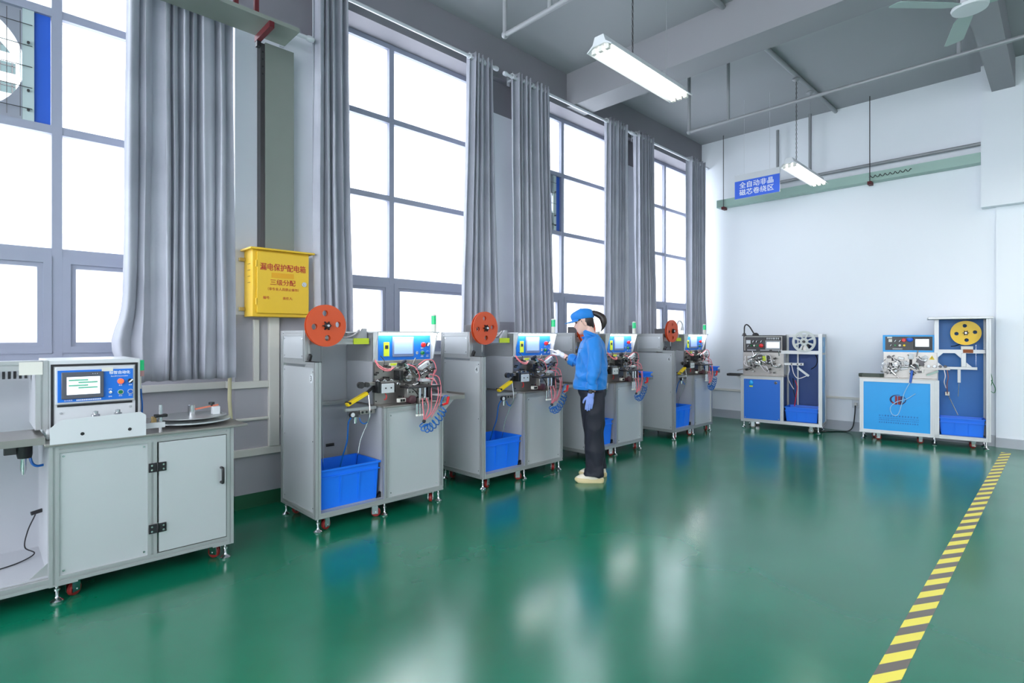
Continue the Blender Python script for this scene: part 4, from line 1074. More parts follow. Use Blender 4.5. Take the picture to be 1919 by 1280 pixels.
    MB().lathe([(0, -.09), (.008, -.09), (.014, -.06), (.014, 0), (0, 0)], Matrix.Translation((-.085, .28, .74)), 12).build('drain_valve', CHROME, r)
    MB().box(-.11, -.05, .25, .31, .852, .871).build('regulator_mount', BLUEB, r, smooth=False)
    MB().tube(arc([(-.06, .28, .755), (-.05, .27, .71), (-.03, .27, .69), (0.0, .28, .69)], 5), .007, 8).build('air_hose', HOSE, t)
    MB().cyl((-.001, .36, .42), (-.05, .35, .412), .011, 10).build('proximity_sensor', BLACK, t)
    MB().tube(arc([(-.03, .355, .405), (-.06, .42, .3), (-.07, .46, .2), (-.03, .44, .16), (-.1, .36, .15), (-.22, .3, .15), (-.36, .25, .15)], 7), .0035, 6).build('sensor_cable', BLACK, t)
    MB().prism([(-.075, .145), (-.001, .145), (-.001, .21)], 'y', .045, .055).build('corner_gusset', ALU, t, smooth=False)
    # turntable with weight arm
    GL = mat('clear_disc', (200, 208, 210), .08, 0.3)
    MB().cyl((.725, .25, .846), (.725, .25, .864), .05, 20).build('turntable_base', DARKSTEEL, t)
    MB().cyl((.725, .25, .864), (.725, .25, .872), .225, 56).build('lower_disc', GL, t, bevel=.002)
    MB().cyl((.725, .25, .872), (.725, .25, .892), .06, 24).build('turntable_spacer', DARKSTEEL, t)
    MB().cyl((.725, .25, .892), (.725, .25, .897), .20, 56).build('upper_disc', ALU, t, bevel=.0015)
    MB().lathe([(0, 0), (.022, 0), (.022, .065), (.019, .068), (0, .068)], Matrix.Translation((.725, .25, .897)), 20).build('turntable_hub', CHROME, t)
    ar = MB().bar((.745, .24, .935), (.87, .20, .957), .012, .010).build('copper_arm', mat('copper_arm', (210, 120, 96), .35, .5), t)
    MB().box(.83, .875, .18, .22, .897, .948).build('arm_block', WHITEP, ar, bevel=.003)
    MB().lathe([(0, 0), (.006, 0), (.006, .008), (.018, .01), (.018, .024), (0, .026)], Matrix.Translation((.83, .205, .952)), 14).build('arm_knob', BLACK, ar)
    ps = MB().cyl((.515, .07, .846), (.515, .07, .998), .011, 14).build('guide_post', CHROME, t)
    MB().box(.483, .548, .05, .09, .925, .942).build('post_collar', BLACK, ps, bevel=.004)
    MB().box(.43, .53, .03, .05, .868, .898).build('post_rail', WHITEP, ps, smooth=False)
    MB().box(.47, .495, .07, .095, .88, .93).build('post_block', mat('brass_block', (168, 140, 96), .4, .5), ps, bevel=.003)
    feet(t, [(.035, .03), (Wd - .04, .03), (.035, D - .03), (Wd - .04, D - .03), (-.87, D - .03), (-.87, .15)])
    casters(t, [(.10, .06, .7), (Wd - .08, .08, 2.2), (.1, D - .08, .3), (Wd - .1, D - .08, 1.0)])
    MB().box(0, .12, 0, .1, .092, .10).build('foot_plate', ALU, t, smooth=False); MB().box(Wd - .12, Wd, 0, .1, .092, .10).build('foot_plate', ALU, t, smooth=False)
    return t
make_screen_machine()

# ---------------------------------------------------------------- blue machines in front of the back wall
DBLUE = mat('deep_blue_panel', (14, 104, 206), .4, var=.03); NAVY = mat('navy_panel', (18, 66, 136), .45, var=.03)
SKYB = mat('sky_blue_panel', (20, 158, 232), .4, var=.02); MIDB = mat('mid_blue_panel', (24, 110, 186), .42, var=.03); SIDEB = mat('pale_blue_side', (62, 142, 196), .35, var=.02)
def head_cluster(t, x0, x1, z0, z1, y, seed, tube_m):
    """small brackets, cylinders, rollers and tubes of a winding head in front of a steel plate"""
    rnd = random.Random(seed)
    for k in range(7):
        x = rnd.uniform(x0 + .04, x1 - .06); z = rnd.uniform(z0 + .04, z1 - .05); a = rnd.uniform(-.7, .7)
        MB().obox((x, y - .045, z), (rnd.uniform(.05, .1), .07, rnd.uniform(.025, .05)), Matrix.Rotation(a, 3, 'Y')).build('slide_block', rnd.choice((STEEL, WHITEP, DARKSTEEL, ALU)), t, bevel=.003)
    for k in range(5):
        x = rnd.uniform(x0 + .05, x1 - .12); z = rnd.uniform(z0 + .06, z1 - .07); a = rnd.uniform(-.9, .9)
        p = Vector((x, y - .09, z)); d = Vector((math.cos(a), 0, math.sin(a))) * rnd.uniform(.09, .15)
        c = MB().cyl(p, p + d * .65, .013, 12).cyl(p + d * .65, p + d, .005, 8).build('air_cylinder', CHROME, t)
        MB().cyl(p - d * .02, p + d * .1, .015, 12).build('cylinder_cap', BLACK, c)
    for k in range(6):
        x = rnd.uniform(x0 + .04, x1 - .04); z = rnd.uniform(z0 + .05, z1 - .05); r = rnd.uniform(.01, .024)
        MB().lathe([(0, 0), (r, 0), (r, .01), (r * .6, .012), (r * .6, .05), (r, .052), (r, .06), (0, .06)], Matrix.Translation((x, y, z)) @ Matrix.Rotation(PI / 2, 4, 'X'), 14).build('guide_roller', rnd.choice((DARKSTEEL, CHROME, BLACK)), t)
    for k in range(34):
        x = rnd.uniform(x0 + .03, x1 - .03); z = rnd.uniform(z0 + .03, z1 - .03); yy = y - rnd.uniform(.02, .12)
        if k % 2: MB().obox((x, yy, z), (rnd.uniform(.015, .05), .04, rnd.uniform(.01, .03)), Matrix.Rotation(rnd.uniform(-.8, .8), 3, 'Y')).build('bracket', rnd.choice((STEEL, DARKSTEEL, BLACK, ALU)), t, smooth=False)
        else:
            a = rnd.uniform(0, PI); d = V((math.cos(a), rnd.uniform(-.5, .1), math.sin(a))) * rnd.uniform(.03, .09)
            MB().cyl((x, yy, z), V((x, yy, z)) + d, rnd.uniform(.003, .007), 8).build('rod', rnd.choice((CHROME, BLACK, STEEL)), t)
    cx, cz = x0 + (x1 - x0) * .34, (z0 + z1) / 2 + .01
    M = Matrix.Translation((cx, y, cz)) @ Matrix.Rotation(PI / 2, 4, 'X')
    sp = MB().lathe([(0, 0), (.06, 0), (.06, .02), (.045, .03), (.045, .05), (.02, .055), (.02, .11), (0, .112)], M, 24).build('winding_spindle', CHROME, t)
    MB().lathe([(.022, .06), (.036, .06), (.036, .075), (.022, .075)], M, 20).build('core_ring', STEEL, sp)
    for k in range(8):
        a = Vector((rnd.uniform(x0, x1 - .2), y - .06, rnd.uniform(z0 + .1, z1 - .02))); b = a + Vector((rnd.uniform(.04, .16), 0, rnd.uniform(-.2, -.02)))
        b.z = max(b.z, z0 + .02)
        m = (a + b) / 2 + Vector((rnd.uniform(-.06, .06), -.07, rnd.uniform(-.02, .08)))
        MB().tube(arc([a, (a + m) / 2 + Vector((0, -.02, .02)), m, (b + m) / 2 + Vector((0, -.02, -.02)), b], 5), .005, 6).build('air_tube', tube_m, t)

def make_navy_machine():
    t = thing('winding_machine', 'deep blue winding machine with a grey spoked reel, against the white back wall', 'machine', (8.52, 3.57, 0), math.radians(-81.5))
    P = .045; Wd = 1.11; D = .46; X = .56
    f = MB()
    f.prof('z', .10, .80, 0, 0, P); f.prof('z', .10, .80, 0, D - P, P); f.prof('z', .145, .80, X, 0, P); f.prof('z', .10, 1.44, X, D - P, P)
    f.prof('z', .10, 1.445, Wd - P, 0, P); f.prof('z', .10, 1.445, Wd - P, D - P, P)
    f.prof('x', P, Wd - P, 0, .10, P); f.prof('x', P, Wd - P, D - P, .10, P); f.prof('x', P, X, 0, .757, P)
    f.prof('y', P, D - P, 0, .10, P); f.prof('y', P, D - P, Wd - P, .10, P); f.prof('y', P, D - P, Wd - P, 1.40, P); f.prof('y', P, D - P, Wd - P, 1.14, .03)
    f.prof('x', X, Wd - P, D - P, 1.40, P); f.prof('x', X, Wd - P, .06, 1.15, .05)
    f.build('frame', ALU, t, smooth=False)
    fp = MB().box(P, X, .008, .018, .145, .757).build('front_panel', DBLUE, t, smooth=False)
    for x in (.065, X - .02):
        for z in (.165, .737): MB().cyl((x, .008, z), (x, .004, z), .006, 8).build('screw', CHROME, fp)
    MB().ball((.15, .004, .70), (.032, .016, .04), 14, 8).build('wall_plug', SKYB, t); MB().box(.125, .175, .006, .008, .635, .655).build('warning_sticker', LIME, t, smooth=False)
    bezel(t, .50, .008, .712, .022); button(t, .50, .008, .712, .018, DARKSTEEL, .015, name='power_knob')
    MB().box(X + .01, Wd - .01, D - .025, D - .015, .145, 1.40).build('back_panel', NAVY, t, smooth=False); MB().box(X + .012, X + .02, P, D - P, .145, .80).build('inner_panel', NAVY, t, smooth=False)
    MB().box(0.012, .02, P, D - P, .145, .80).build('side_panel', DBLUE, t, smooth=False); MB().box(P, X, D - .025, D - .015, .145, .80).build('back_panel', NAVY, t, smooth=False)
    MB().box(Wd - .02, Wd - .012, P, D - P, .145, 1.14).build('side_panel', SIDEB, t, smooth=False); sp = MB().box(Wd - .02, Wd - .012, P, D - P, 1.17, 1.40).build('side_panel', SIDEB, t, smooth=False)
    MB().prism(circ(D / 2, 1.3, .04, 20, .018), 'x', Wd - .012, Wd - .010).build('oval_emblem', WHITEP, sp, smooth=False)
    MB().box(X, Wd - P, P, D - P, .14, .147).build('floor_panel', NAVY, t, smooth=False)
    MB().box(-.01, X + .05, -.01, D, .80, .815).build('worktop', STEEL, t, bevel=.002)
    MB().box(.0, .585, .14, .152, .815, 1.165).build('mounting_plate', STEEL, t, smooth=False)
    cb = MB().box(.0, .575, .145, D - P, 1.165, 1.43).build('control_box', mat('charcoal_box', (48, 46, 50), .4), t, bevel=.004)
    tr = MB().box(.02, .56, .1425, .145, 1.405, 1.412).box(.55, .557, .1425, .145, 1.19, 1.404).box(.02, .027, .1425, .145, 1.19, 1.404); tr.build('fascia_line', CREAM, cb, smooth=False)
    MB().box(.325, .54, .132, .145, 1.21, 1.35).build('screen_bezel', GREYTRIM, cb, bevel=.003); MB().box(.345, .525, .130, .132, 1.235, 1.325).build('touch_screen', SCREENW, cb, smooth=False)
    MB().box(.045, .11, .138, .145, 1.30, 1.355).build('meter', WHITEP, cb, bevel=.002)
    for x in (.15, .2, .265): selector(cb, x, .145, 1.335, .017, .5)
    estop(cb, .27, .145, 1.27, .03)
    for x, m in ((.125, GREENB), (.165, CREAM), (.205, GREENB)): button(cb, x, .145, 1.27, .018, m)
    selector(cb, .075, .145, 1.265, .015)
    for k in range(7):
        x = .345 + .026 * k
        pr = MB().box(x, x + .018, .141, .1425, 1.372, 1.376).box(x, x + .018, .141, .1425, 1.384, 1.388).box(x + .004 * (k % 4), x + .004 * (k % 4) + .005, .1405, .1425, 1.366, 1.392)
        pr.build('print_mark', WHITET, cb, smooth=False)
    for x, y in ((.06, 1.2), (.25, 1.2), (.42, 1.2)): MB().box(x, x + .13, .143, .145, y - .008, y + .008).build('caption_strip', GREYTRIM, cb, smooth=False)
    head_cluster(t, .02, .60, .83, 1.16, .14, 21, CLEAR)
    MB().box(.30, .36, .05, .14, 1.04, 1.11).build('yellow_motor', LIME, t, bevel=.006); MB().box(.37, .40, .04, .14, 1.0, 1.12).build('clamp_block', BLACK, t, bevel=.004)
    a = MB().bar((.60, .10, 1.0), (.86, .10, 1.0), .04, .035).build('guide_bar', ALU, t, smooth=False)
    for x in (.70, .78, .83): MB().cyl((x, .08, 1.0), (x, .075, 1.0), .012, 12).build('guide_roller', DARKSTEEL, a)
    MB().bar((.78, .08, .95), (.93, .08, .83), .012, .03).build('dancer_arm', WHITEP, t, smooth=False)
    for q, m in (([(.66, .1, .98), (.67, .08, .9), (.65, .09, .8), (.68, .12, .7), (.72, .15, .62)], CLEAR), ([(.73, .2, .75), (.76, .18, .65), (.74, .2, .5), (.72, .2, .36)], REDB), ([(.70, .2, .78), (.72, .15, .68), (.71, .18, .6), (.73, .2, .5)], BLACK), ([(.70, .1, .98), (.74, .05, .85), (.80, .05, .79), (.9, .08, .83)], CLEAR), ([(.98, .2, 1.18), (1.02, .22, 1.08), (1.0, .25, .98), (.93, .3, .92)], BLACK)):
        MB().tube(arc(q, 6), .006, 6).build('hose', m, t)
    MB().box(.725, .745, D - .07, D - .055, .36, 1.38).build('upright_bar', ALU, t, smooth=False)
    m_ = MB().box(.82, .92, .16, .30, 1.20, 1.32).build('reel_motor', DARKSTEEL, t, bevel=.004); MB().cyl((.87, .16, 1.335), (.87, .03, 1.335), .012, 12).build('spindle', CHROME, t)
    MB().box(.84, .90, .11, .2, 1.2, 1.35).build('motor_bracket', STEEL, t, smooth=False)
    MB().box(-.20, .0, -.02, .13, .795, .80).box(-.20, .0, -.025, -.018, .80, .83).box(-.205, -.198, -.025, .13, .80, .83).box(-.2, 0, .124, .13, .80, .83).build('side_tray', BLACK, t, smooth=False)
    MB().bar((-.06, .04, .79), (.0, .04, .74), .03, .02).build('tray_bracket', ALU, t, smooth=False)
    MB().bar((-.06, .02, .88), (.12, .05, .93), .05, .012).build('chute', DARKSTEEL, t, smooth=False)
    g = MB().tube(arc([(.16, .22, 1.43), (.13, .21, 1.48), (.085, .20, 1.56), (.04, .19, 1.60), (.012, .18, 1.57), (.01, .17, 1.50), (.01, .17, 1.46)], 6), .010, 10).build('gooseneck_lamp', BLACK, t)
    MB().lathe([(.012, .05), (.02, .04), (.04, .0), (.036, 0), (.015, .035), (0, .036)], Matrix.Translation((.01, .17, 1.42)), 18).build('lamp_head', DARKSTEEL, g)
    MB().lathe([(0, 0), (.05, 0), (.045, .02), (.02, .04), (0, .04)], Matrix.Translation((.17, .2, 1.43)), 18).build('lamp_base', BLACK, g)
    feet(t, [(.04, .03), (Wd - .05, .03), (.04, D - .03), (Wd - .05, D - .03)]); casters(t, [(.15, .06, .4), (Wd - .16, .05, .6), (.15, D - .08, .3), (Wd - .15, D - .08, 1.0)], CASTGREY)
    return t
nm = make_navy_machine()
def on(root_loc, rz, x, y, z):
    v = Matrix.Rotation(rz, 3, 'Z') @ Vector((x, y, z)); return tuple(Vector(root_loc) + v)
RZN, RZ = math.radians(-81.5), math.radians(-80.4)
NL, SL = (8.52, 3.57, 0), (8.71, 2.01, 0)
make_bin(.43, .34, .21, on(NL, RZN, .62, .06, .148), RZN, 'blue bin in the bottom of the deep blue machine', 'blue plastic bins')
t = thing('spoked_reel', 'grey reel with eight spokes on the deep blue machine', 'reel', on(NL, RZN, .87, .05, 1.335), RZN)
SPK = mat('grey_reel_plastic', (196, 200, 198), .4)
wed = []
for k in range(8):
    a0 = 2 * PI * k / 8 + .13 + PI / 8; a1 = a0 + 2 * PI / 8 - .26
    wed.append([(.055 * math.cos(a), .055 * math.sin(a)) for a in (a1, (a0 + a1) / 2, a0)] + [(.125 * math.cos(a), .125 * math.sin(a)) for a in (a0, a0 + (a1 - a0) / 3, a0 + 2 * (a1 - a0) / 3, a1)])
for y in (0, .024): MB().holed(circ(0, 0, .157, 48), [list(w) for w in wed] + [circ(0, 0, .012, 12)], 'y', y, y + .005).build('flange', SPK, t)
MB().lathe([(.014, .005), (.05, .005), (.05, .024), (.014, .024)], Matrix.Rotation(-PI / 2, 4, 'X'), 24).build('reel_hub', SPK, t)
MB().lathe([(0, -.03), (.016, -.03), (.02, -.02), (.02, 0), (0, 0)], Matrix.Rotation(-PI / 2, 4, 'X'), 16).build('hub_knob', BLACK, t)

def make_sky_machine():
    t = thing('winding_machine', 'sky blue winding machine with a tall right tower and a yellow reel', 'machine', SL, RZ)
    P = .045; X = .82; Wd = 1.37; D = .34; H = 1.66
    f = MB()
    f.prof('z', .10, .84, 0, 0, P); f.prof('z', .10, .84, 0, D - P, P); f.prof('z', .145, .84, X - P, 0, P)
    f.prof('z', .10, .84, X + .001, 0, P)
    f.prof('z', .10, H - .03, X + .001, D - P, P); f.prof('z', 1.24, H - .03, X + .001, .12, P)
    f.prof('z', .10, H - .03, Wd - P, 0, P); f.prof('z', .10, H - .03, Wd - P, D - P, P)
    f.prof('x', P, Wd - P, 0, .10, P); f.prof('x', P, Wd - P, D - P, .10, P); f.prof('x', P, X - P, 0, .795, P)
    f.prof('y', P, D - P, 0, .10, P); f.prof('y', P, D - P, Wd - P, .10, P); f.prof('x', X, Wd - P, .12, 1.195, P); f.prof('y', P, D - P, Wd - P, 1.20, P)
    f.build('frame', ALU, t, smooth=False)
    MB().box(X - .07, Wd + .02, -.03, D + .02, H - .03, H).build('top_cover', ALU, t, bevel=.004)
    fp = MB().box(P, X - P, .008, .018, .145, .795).build('front_panel', SKYB, t, smooth=False)
    # emblem: dark red and navy oval ring crossed by three bars
    LOG = mat('navy_print', (34, 30, 84), .5); LOGR = mat('dark_red_print', (140, 26, 34), .5); PRT = mat('blue_print', (10, 92, 176), .5)
    cx, cz = .43, .565
    def oval(rx, rz, n=40, a0=0, a1=2 * PI): return [(cx + rx * math.cos(a0 + (a1 - a0) * k / n), cz + rz * math.sin(a0 + (a1 - a0) * k / n)) for k in range(n)]
    for a0, a1, m in ((PI * .42, PI * 1.2, LOG), (PI * 1.2, PI * 1.45, LOGR), (-PI * .45, PI * .3, LOG)):
        o = [(cx + .09 * math.cos(a0 + (a1 - a0) * k / 20), cz + .068 * math.sin(a0 + (a1 - a0) * k / 20)) for k in range(21)]
        i = [(cx + .006 + .074 * math.cos(a1 + (a0 - a1) * k / 20), cz + .004 + .056 * math.sin(a1 + (a0 - a1) * k / 20)) for k in range(21)]
        MB().prism(o + i, 'y', .0070, .0079).build('emblem_ring', m, fp, smooth=False)
    for x, m in ((-.018, LOGR), (.015, LOGR), (.042, LOG)): MB().box(cx + x - .013, cx + x + .013, .0068, .0079, cz - .062, cz + .05).build('emblem_bar', m, fp, smooth=False)
    for z, hh, n, x0_, x1_ in ((.345, .022, 14, .22, .66), (.312, .012, 26, .22, .66), (.286, .014, 22, .22, .66), (.254, .018, 17, .22, .66)):
        pr = MB(); rp = random.Random(int(z * 1000)); dx = (x1_ - x0_) / n
        for k in range(n):                                              # rows of small faded print
            x = x0_ + dx * k
            for q in range(2): pr.box(x, x + dx * .62, .0074, .0079, z + hh * (.5 * q - .5), z + hh * (.5 * q - .32))
            pr.box(x + dx * rp.uniform(.1, .4), x + dx * rp.uniform(.42, .55), .0072, .0079, z - hh * .5, z + hh * .4)
        pr.build('print_row', PRT, fp, smooth=False)
    MB().box(X + .01, Wd - .01, D - .025, D - .015, .145, H - .03).build('back_panel', MIDB, t, smooth=False); MB().box(X - .034, X - .026, P, D - P, .145, .84).build('inner_panel', DBLUE, t, smooth=False)
    MB().box(P, X - P, D - .025, D - .015, .145, .84).build('back_panel', MIDB, t, smooth=False); MB().box(.012, .02, P, D - P, .145, .84).build('side_panel', SKYB, t, smooth=False)
    MB().box(Wd - .02, Wd - .012, P, D - P, .145, 1.2).build('side_panel', SIDEB, t, smooth=False); MB().box(Wd - .02, Wd - .012, P, D - P, 1.245, H - .03).build('side_panel', SIDEB, t, smooth=False)
    MB().box(X, Wd - P, P, D - P, .14, .147).build('floor_panel', MIDB, t, smooth=False)
    MB().box(-.01, X + .02, -.01, D, .84, .856).build('worktop', STEEL, t, bevel=.002)
    MB().box(.27, X + .03, .15, .162, .856, 1.20).build('mounting_plate', STEEL, t, smooth=False)
    cb = MB().box(.26, .83, .16, D - P, 1.20, 1.43).build('control_box', SKYB, t, bevel=.004)
    MB().box(.28, .81, .152, .162, 1.215, 1.42).build('fascia', mat('black_fascia', (38, 34, 36), .35), cb, bevel=.012)
    fr = MB().holed([(.26, 1.2), (.83, 1.2), (.83, 1.43), (.26, 1.43)], [[(.288, 1.225), (.802, 1.225), (.802, 1.408), (.288, 1.408)]], 'y', .145, .16); fr.build('fascia_frame', SKYB, cb, smooth=False)
    MB().box(.60, .79, .142, .152, 1.24, 1.40).build('screen_bezel', BLACK, cb, bevel=.003); MB().box(.62, .765, .140, .142, 1.275, 1.375).build('touch_screen', SCREENW, cb, smooth=False)
    MB().box(.325, .365, .146, .152, 1.335, 1.375).build('meter', CREAM, cb, bevel=.002); MB().box(.31, .365, .147, .152, 1.385, 1.407).build('paper_label', CREAM, cb, smooth=False)
    for x in (.40, .45): selector(cb, x, .152, 1.35, .016)
    estop(cb, .495, .152, 1.36, .026); MB().ball((.56, .14, 1.37), (.036, .014, .034), 14, 8).build('round_tag', mat('round_blue_tag', (20, 96, 220), .4), cb)
    MB().box(.535, .585, .128, .14, 1.392, 1.40).build('tag_band', GREENB, cb, smooth=False)
    selector(cb, .35, .152, 1.29, .014)
    for x, m in ((.40, GREENB), (.45, CREAM), (.50, YELLOW)): button(cb, x, .152, 1.29, .019, m)
    MB().box(.37, .48, .150, .152, 1.235, 1.25).build('caption_strip', GREYTRIM, cb, smooth=False)
    head_cluster(t, .22, .78, .88, 1.18, .15, 33, CLEAR)
    wt = MB().prism([(.765, 1.105), (.825, 1.105), (.795, 1.16)], 'y', .147, .15).build('warning_triangle', YELLOW, t, smooth=False)
    MB().prism([(.79, 1.122), (.80, 1.122), (.795, 1.145)], 'y', .1465, .1469).build('warning_mark', BLACKT, wt, smooth=False)
    MB().cyl((.57, .12, 1.0), (.57, .12, 1.10), .014, 12).build('air_cylinder', BLACK, t); MB().box(.545, .60, .08, .15, 1.11, 1.18).build('valve_body', WHITEP, t, bevel=.004)
    MB().box(.66, .71, .09, .15, .93, 1.02).build('bearing_block', CREAM, t, bevel=.003); MB().box(.67, .73, .1, .15, 1.07, 1.13).build('sensor_box', CREAM, t, bevel=.004)
    MB().bar((.68, .1, .985), (.98, .1, .99), .03, .025).build('guide_rail', STEEL, t, smooth=False)
    for x in (.76, .82, .88, .93): MB().lathe([(0, 0), (.018, 0), (.018, .03), (0, .03)], Matrix.Translation((x, .1, 1.02)) @ Matrix.Rotation(PI / 2, 4, 'X'), 14).build('guide_roller', CHROME if x < .85 else DARKSTEEL, t)
    MB().bar((.74, .08, .90), (.86, .08, .96), .025, .022).build('dancer_arm', TRAYMINT, t, smooth=False)
    # bracket frame holding the strip guide
    br = MB().box(X + .02, 1.25, .10, .125, .985, 1.02).box(1.09, 1.14, .10, .125, 1.02, 1.195).build('bracket_frame', ALU, t, bevel=.003)
    MB().prism([(1.14, 1.02), (1.2, 1.02), (1.14, 1.08)], 'y', .105, .12).build('bracket_gusset', ALU, br, smooth=False); MB().prism([(1.09, 1.195), (1.03, 1.195), (1.09, 1.13)], 'y', .105, .12).build('bracket_gusset', ALU, br, smooth=False)
    MB().prism([(X + .03, 1.195), (X + .09, 1.195), (X + .03, 1.13)], 'y', .105, .12).build('bracket_gusset', ALU, br, smooth=False); MB().prism([(X + .03, 1.02), (X + .09, 1.02), (X + .03, 1.08)], 'y', .105, .12).build('bracket_gusset', ALU, br, smooth=False)
    c = MB().bar((1.07, .1, .985), (1.07, .1, .82), .03, .03).build('hanging_cylinder', WHITEP, t, smooth=False); MB().cyl((1.07, .1, .82), (1.06, .1, .64), .004, 8).build('piston_rod', CHROME, c)
    MB().cyl((.96, .18, .66), (1.06, .14, .40), .006, 8).build('lever_rod', CHROME, t); MB().box(.93, .98, .16, .2, .64, .69).build('lever_pivot', STEEL, t, bevel=.003)
    for q, m in (([(.95, .1, .98), (.96, .08, .88), (.95, .1, .8), (.955, .15, .66)], mat('copper_hose', (150, 92, 70), .4)), ([(.92, .1, .98), (.93, .06, .9), (.92, .08, .82), (.94, .12, .74)], CLEAR),
                 ([(.56, .1, .95), (.58, .03, .86), (.56, -.02, .80), (.5, -.02, .66), (.47, -.02, .5), (.43, -.02, .37), (.37, -.02, .37), (.35, -.02, .46), (.42, -.02, .54), (.52, -.02, .58), (.62, -.015, .66)], mat('pale_blue_tube', (150, 200, 236), .3))):
        MB().tube(arc(q, 8), .005, 6).build('hose', m, t)
    MB().cyl((.585, .01, .96), (.565, -.02, .80), .014, 12).build('blue_handle', BLUEB, t)
    MB().box(Wd, Wd + .012, .16, .19, .80, 1.2).build('hook_bar', REDB, t, smooth=False)
    MB().tube(arc([(Wd + .004, .2, 1.0), (Wd + .03, .2, .86), (Wd + .01, .2, .74), (Wd + .05, .22, .70), (Wd + .06, .22, .76), (Wd + .02, .2, .86)], 6), .004, 6).build('hanging_wire', GREENB, t)
    m_ = MB().box(1.09, 1.19, .24, .305, 1.40, 1.51).build('reel_motor', DARKSTEEL, t, bevel=.004); MB().cyl((1.14, .24, 1.455), (1.14, .13, 1.455), .012, 12).build('spindle', CHROME, t)
    MB().box(1.09, 1.21, .12, .16, 1.241, 1.285).build('guide_block', CREAM, t, bevel=.002); MB().box(1.11, 1.21, .112, .12, 1.2, 1.245).build('felt_pad', mat('brown_felt', (150, 84, 50), .8), t, smooth=False)
    MB().tube(arc([(1.0, .3, 1.28), (1.05, .28, 1.29), (1.12, .26, 1.33), (1.15, .26, 1.4)], 5), .005, 6).build('motor_cable', BLACK, t)
    feet(t, [(.04, .03), (X + .0, .03), (Wd - .04, .03), (.04, D - .03), (X, D - .03), (Wd - .04, D - .03)]); casters(t, [(.2, .06, .4), (X - .16, .06, .5), (Wd - .18, .05, .6), (.15, D - .08, .3), (Wd - .15, D - .08, 1.0)])
    return t
make_sky_machine()
make_bin(.44, .23, .22, on(SL, RZ, .876, .05, .148), RZ, 'blue bin in the bottom of the tall tower of the sky blue machine', 'blue plastic bins')
make_reel(on(SL, RZ, 1.14, .16, 1.455), RZ, 'yellow tape reel in the tower of the sky blue machine', mat('yellow_reel_plastic', (244, 196, 22), .4), R=.155, strip=[(.10, .013, -.15), (.10, .013, -.25), (.10, .01, -.36), (.10, .01, -.46)])
DG = mat('dark_green_tray', (70, 78, 70), .5)
t = thing('parts_tray', 'dark green oval parts tray on the left corner of the sky blue machine', 'tray', on(SL, RZ, .03, .02, .8565), RZ)
mb = MB().prism([(-.04, .0), (.0, -.03), (.2, -.03), (.24, 0), (.24, .14), (.2, .17), (0, .17), (-.04, .14)], 'z', 0, .006)
P8 = [(-.04, .0), (.0, -.03), (.2, -.03), (.24, 0), (.24, .14), (.2, .17), (0, .17), (-.04, .14)]
mb.build('tray_base', DG, t, smooth=False)
mb = MB()
for a, b in zip(P8, P8[1:] + P8[:1]): mb.bar((a[0], a[1], .024), (b[0], b[1], .024), .008, .036)
mb.build('tray_wall', DG, t, smooth=False)
for k in range(5):
    o = MB().lathe([(.008, 0), (.016, 0), (.016, .01), (.008, .01)], Matrix.Translation(on(SL, RZ, .05 + .035 * k, .09 + .03 * (k % 2), .8632)), 14).build('wound_core', CHROME)
    tag(o, 'small metal ring core lying in the dark green tray', 'core', 'ring cores in the green tray')

# ================================================================= THE WOMAN AT MACHINE 4
SKIN = mat('skin', (232, 188, 172), .45, var=.02); SHIRT = mat('bright_blue_workwear', (0, 122, 208), .6, var=.05, scale=10, sheen=.2)
TROUS = mat('dark_denim', (20, 24, 38), .7, var=.2, scale=14); HAIR = mat('dark_brown_hair', (40, 28, 28), .4, var=.2, scale=40)
GLOVE = mat('blue_white_knit_glove', (132, 156, 222), .8, var=.12, scale=60); GLOVEW = mat('pale_knit_glove', (214, 216, 232), .8, var=.1, scale=60)
SHOE = mat('cream_shoe', (226, 218, 200), .55, var=.03); SOLE = mat('tan_sole', (214, 196, 150), .6)
V = Vector
w = thing('person', 'woman in a bright blue cap and work jacket pressing a button on machine number 4', 'person', (4.336, 3.309, 0), math.radians(-52.6))

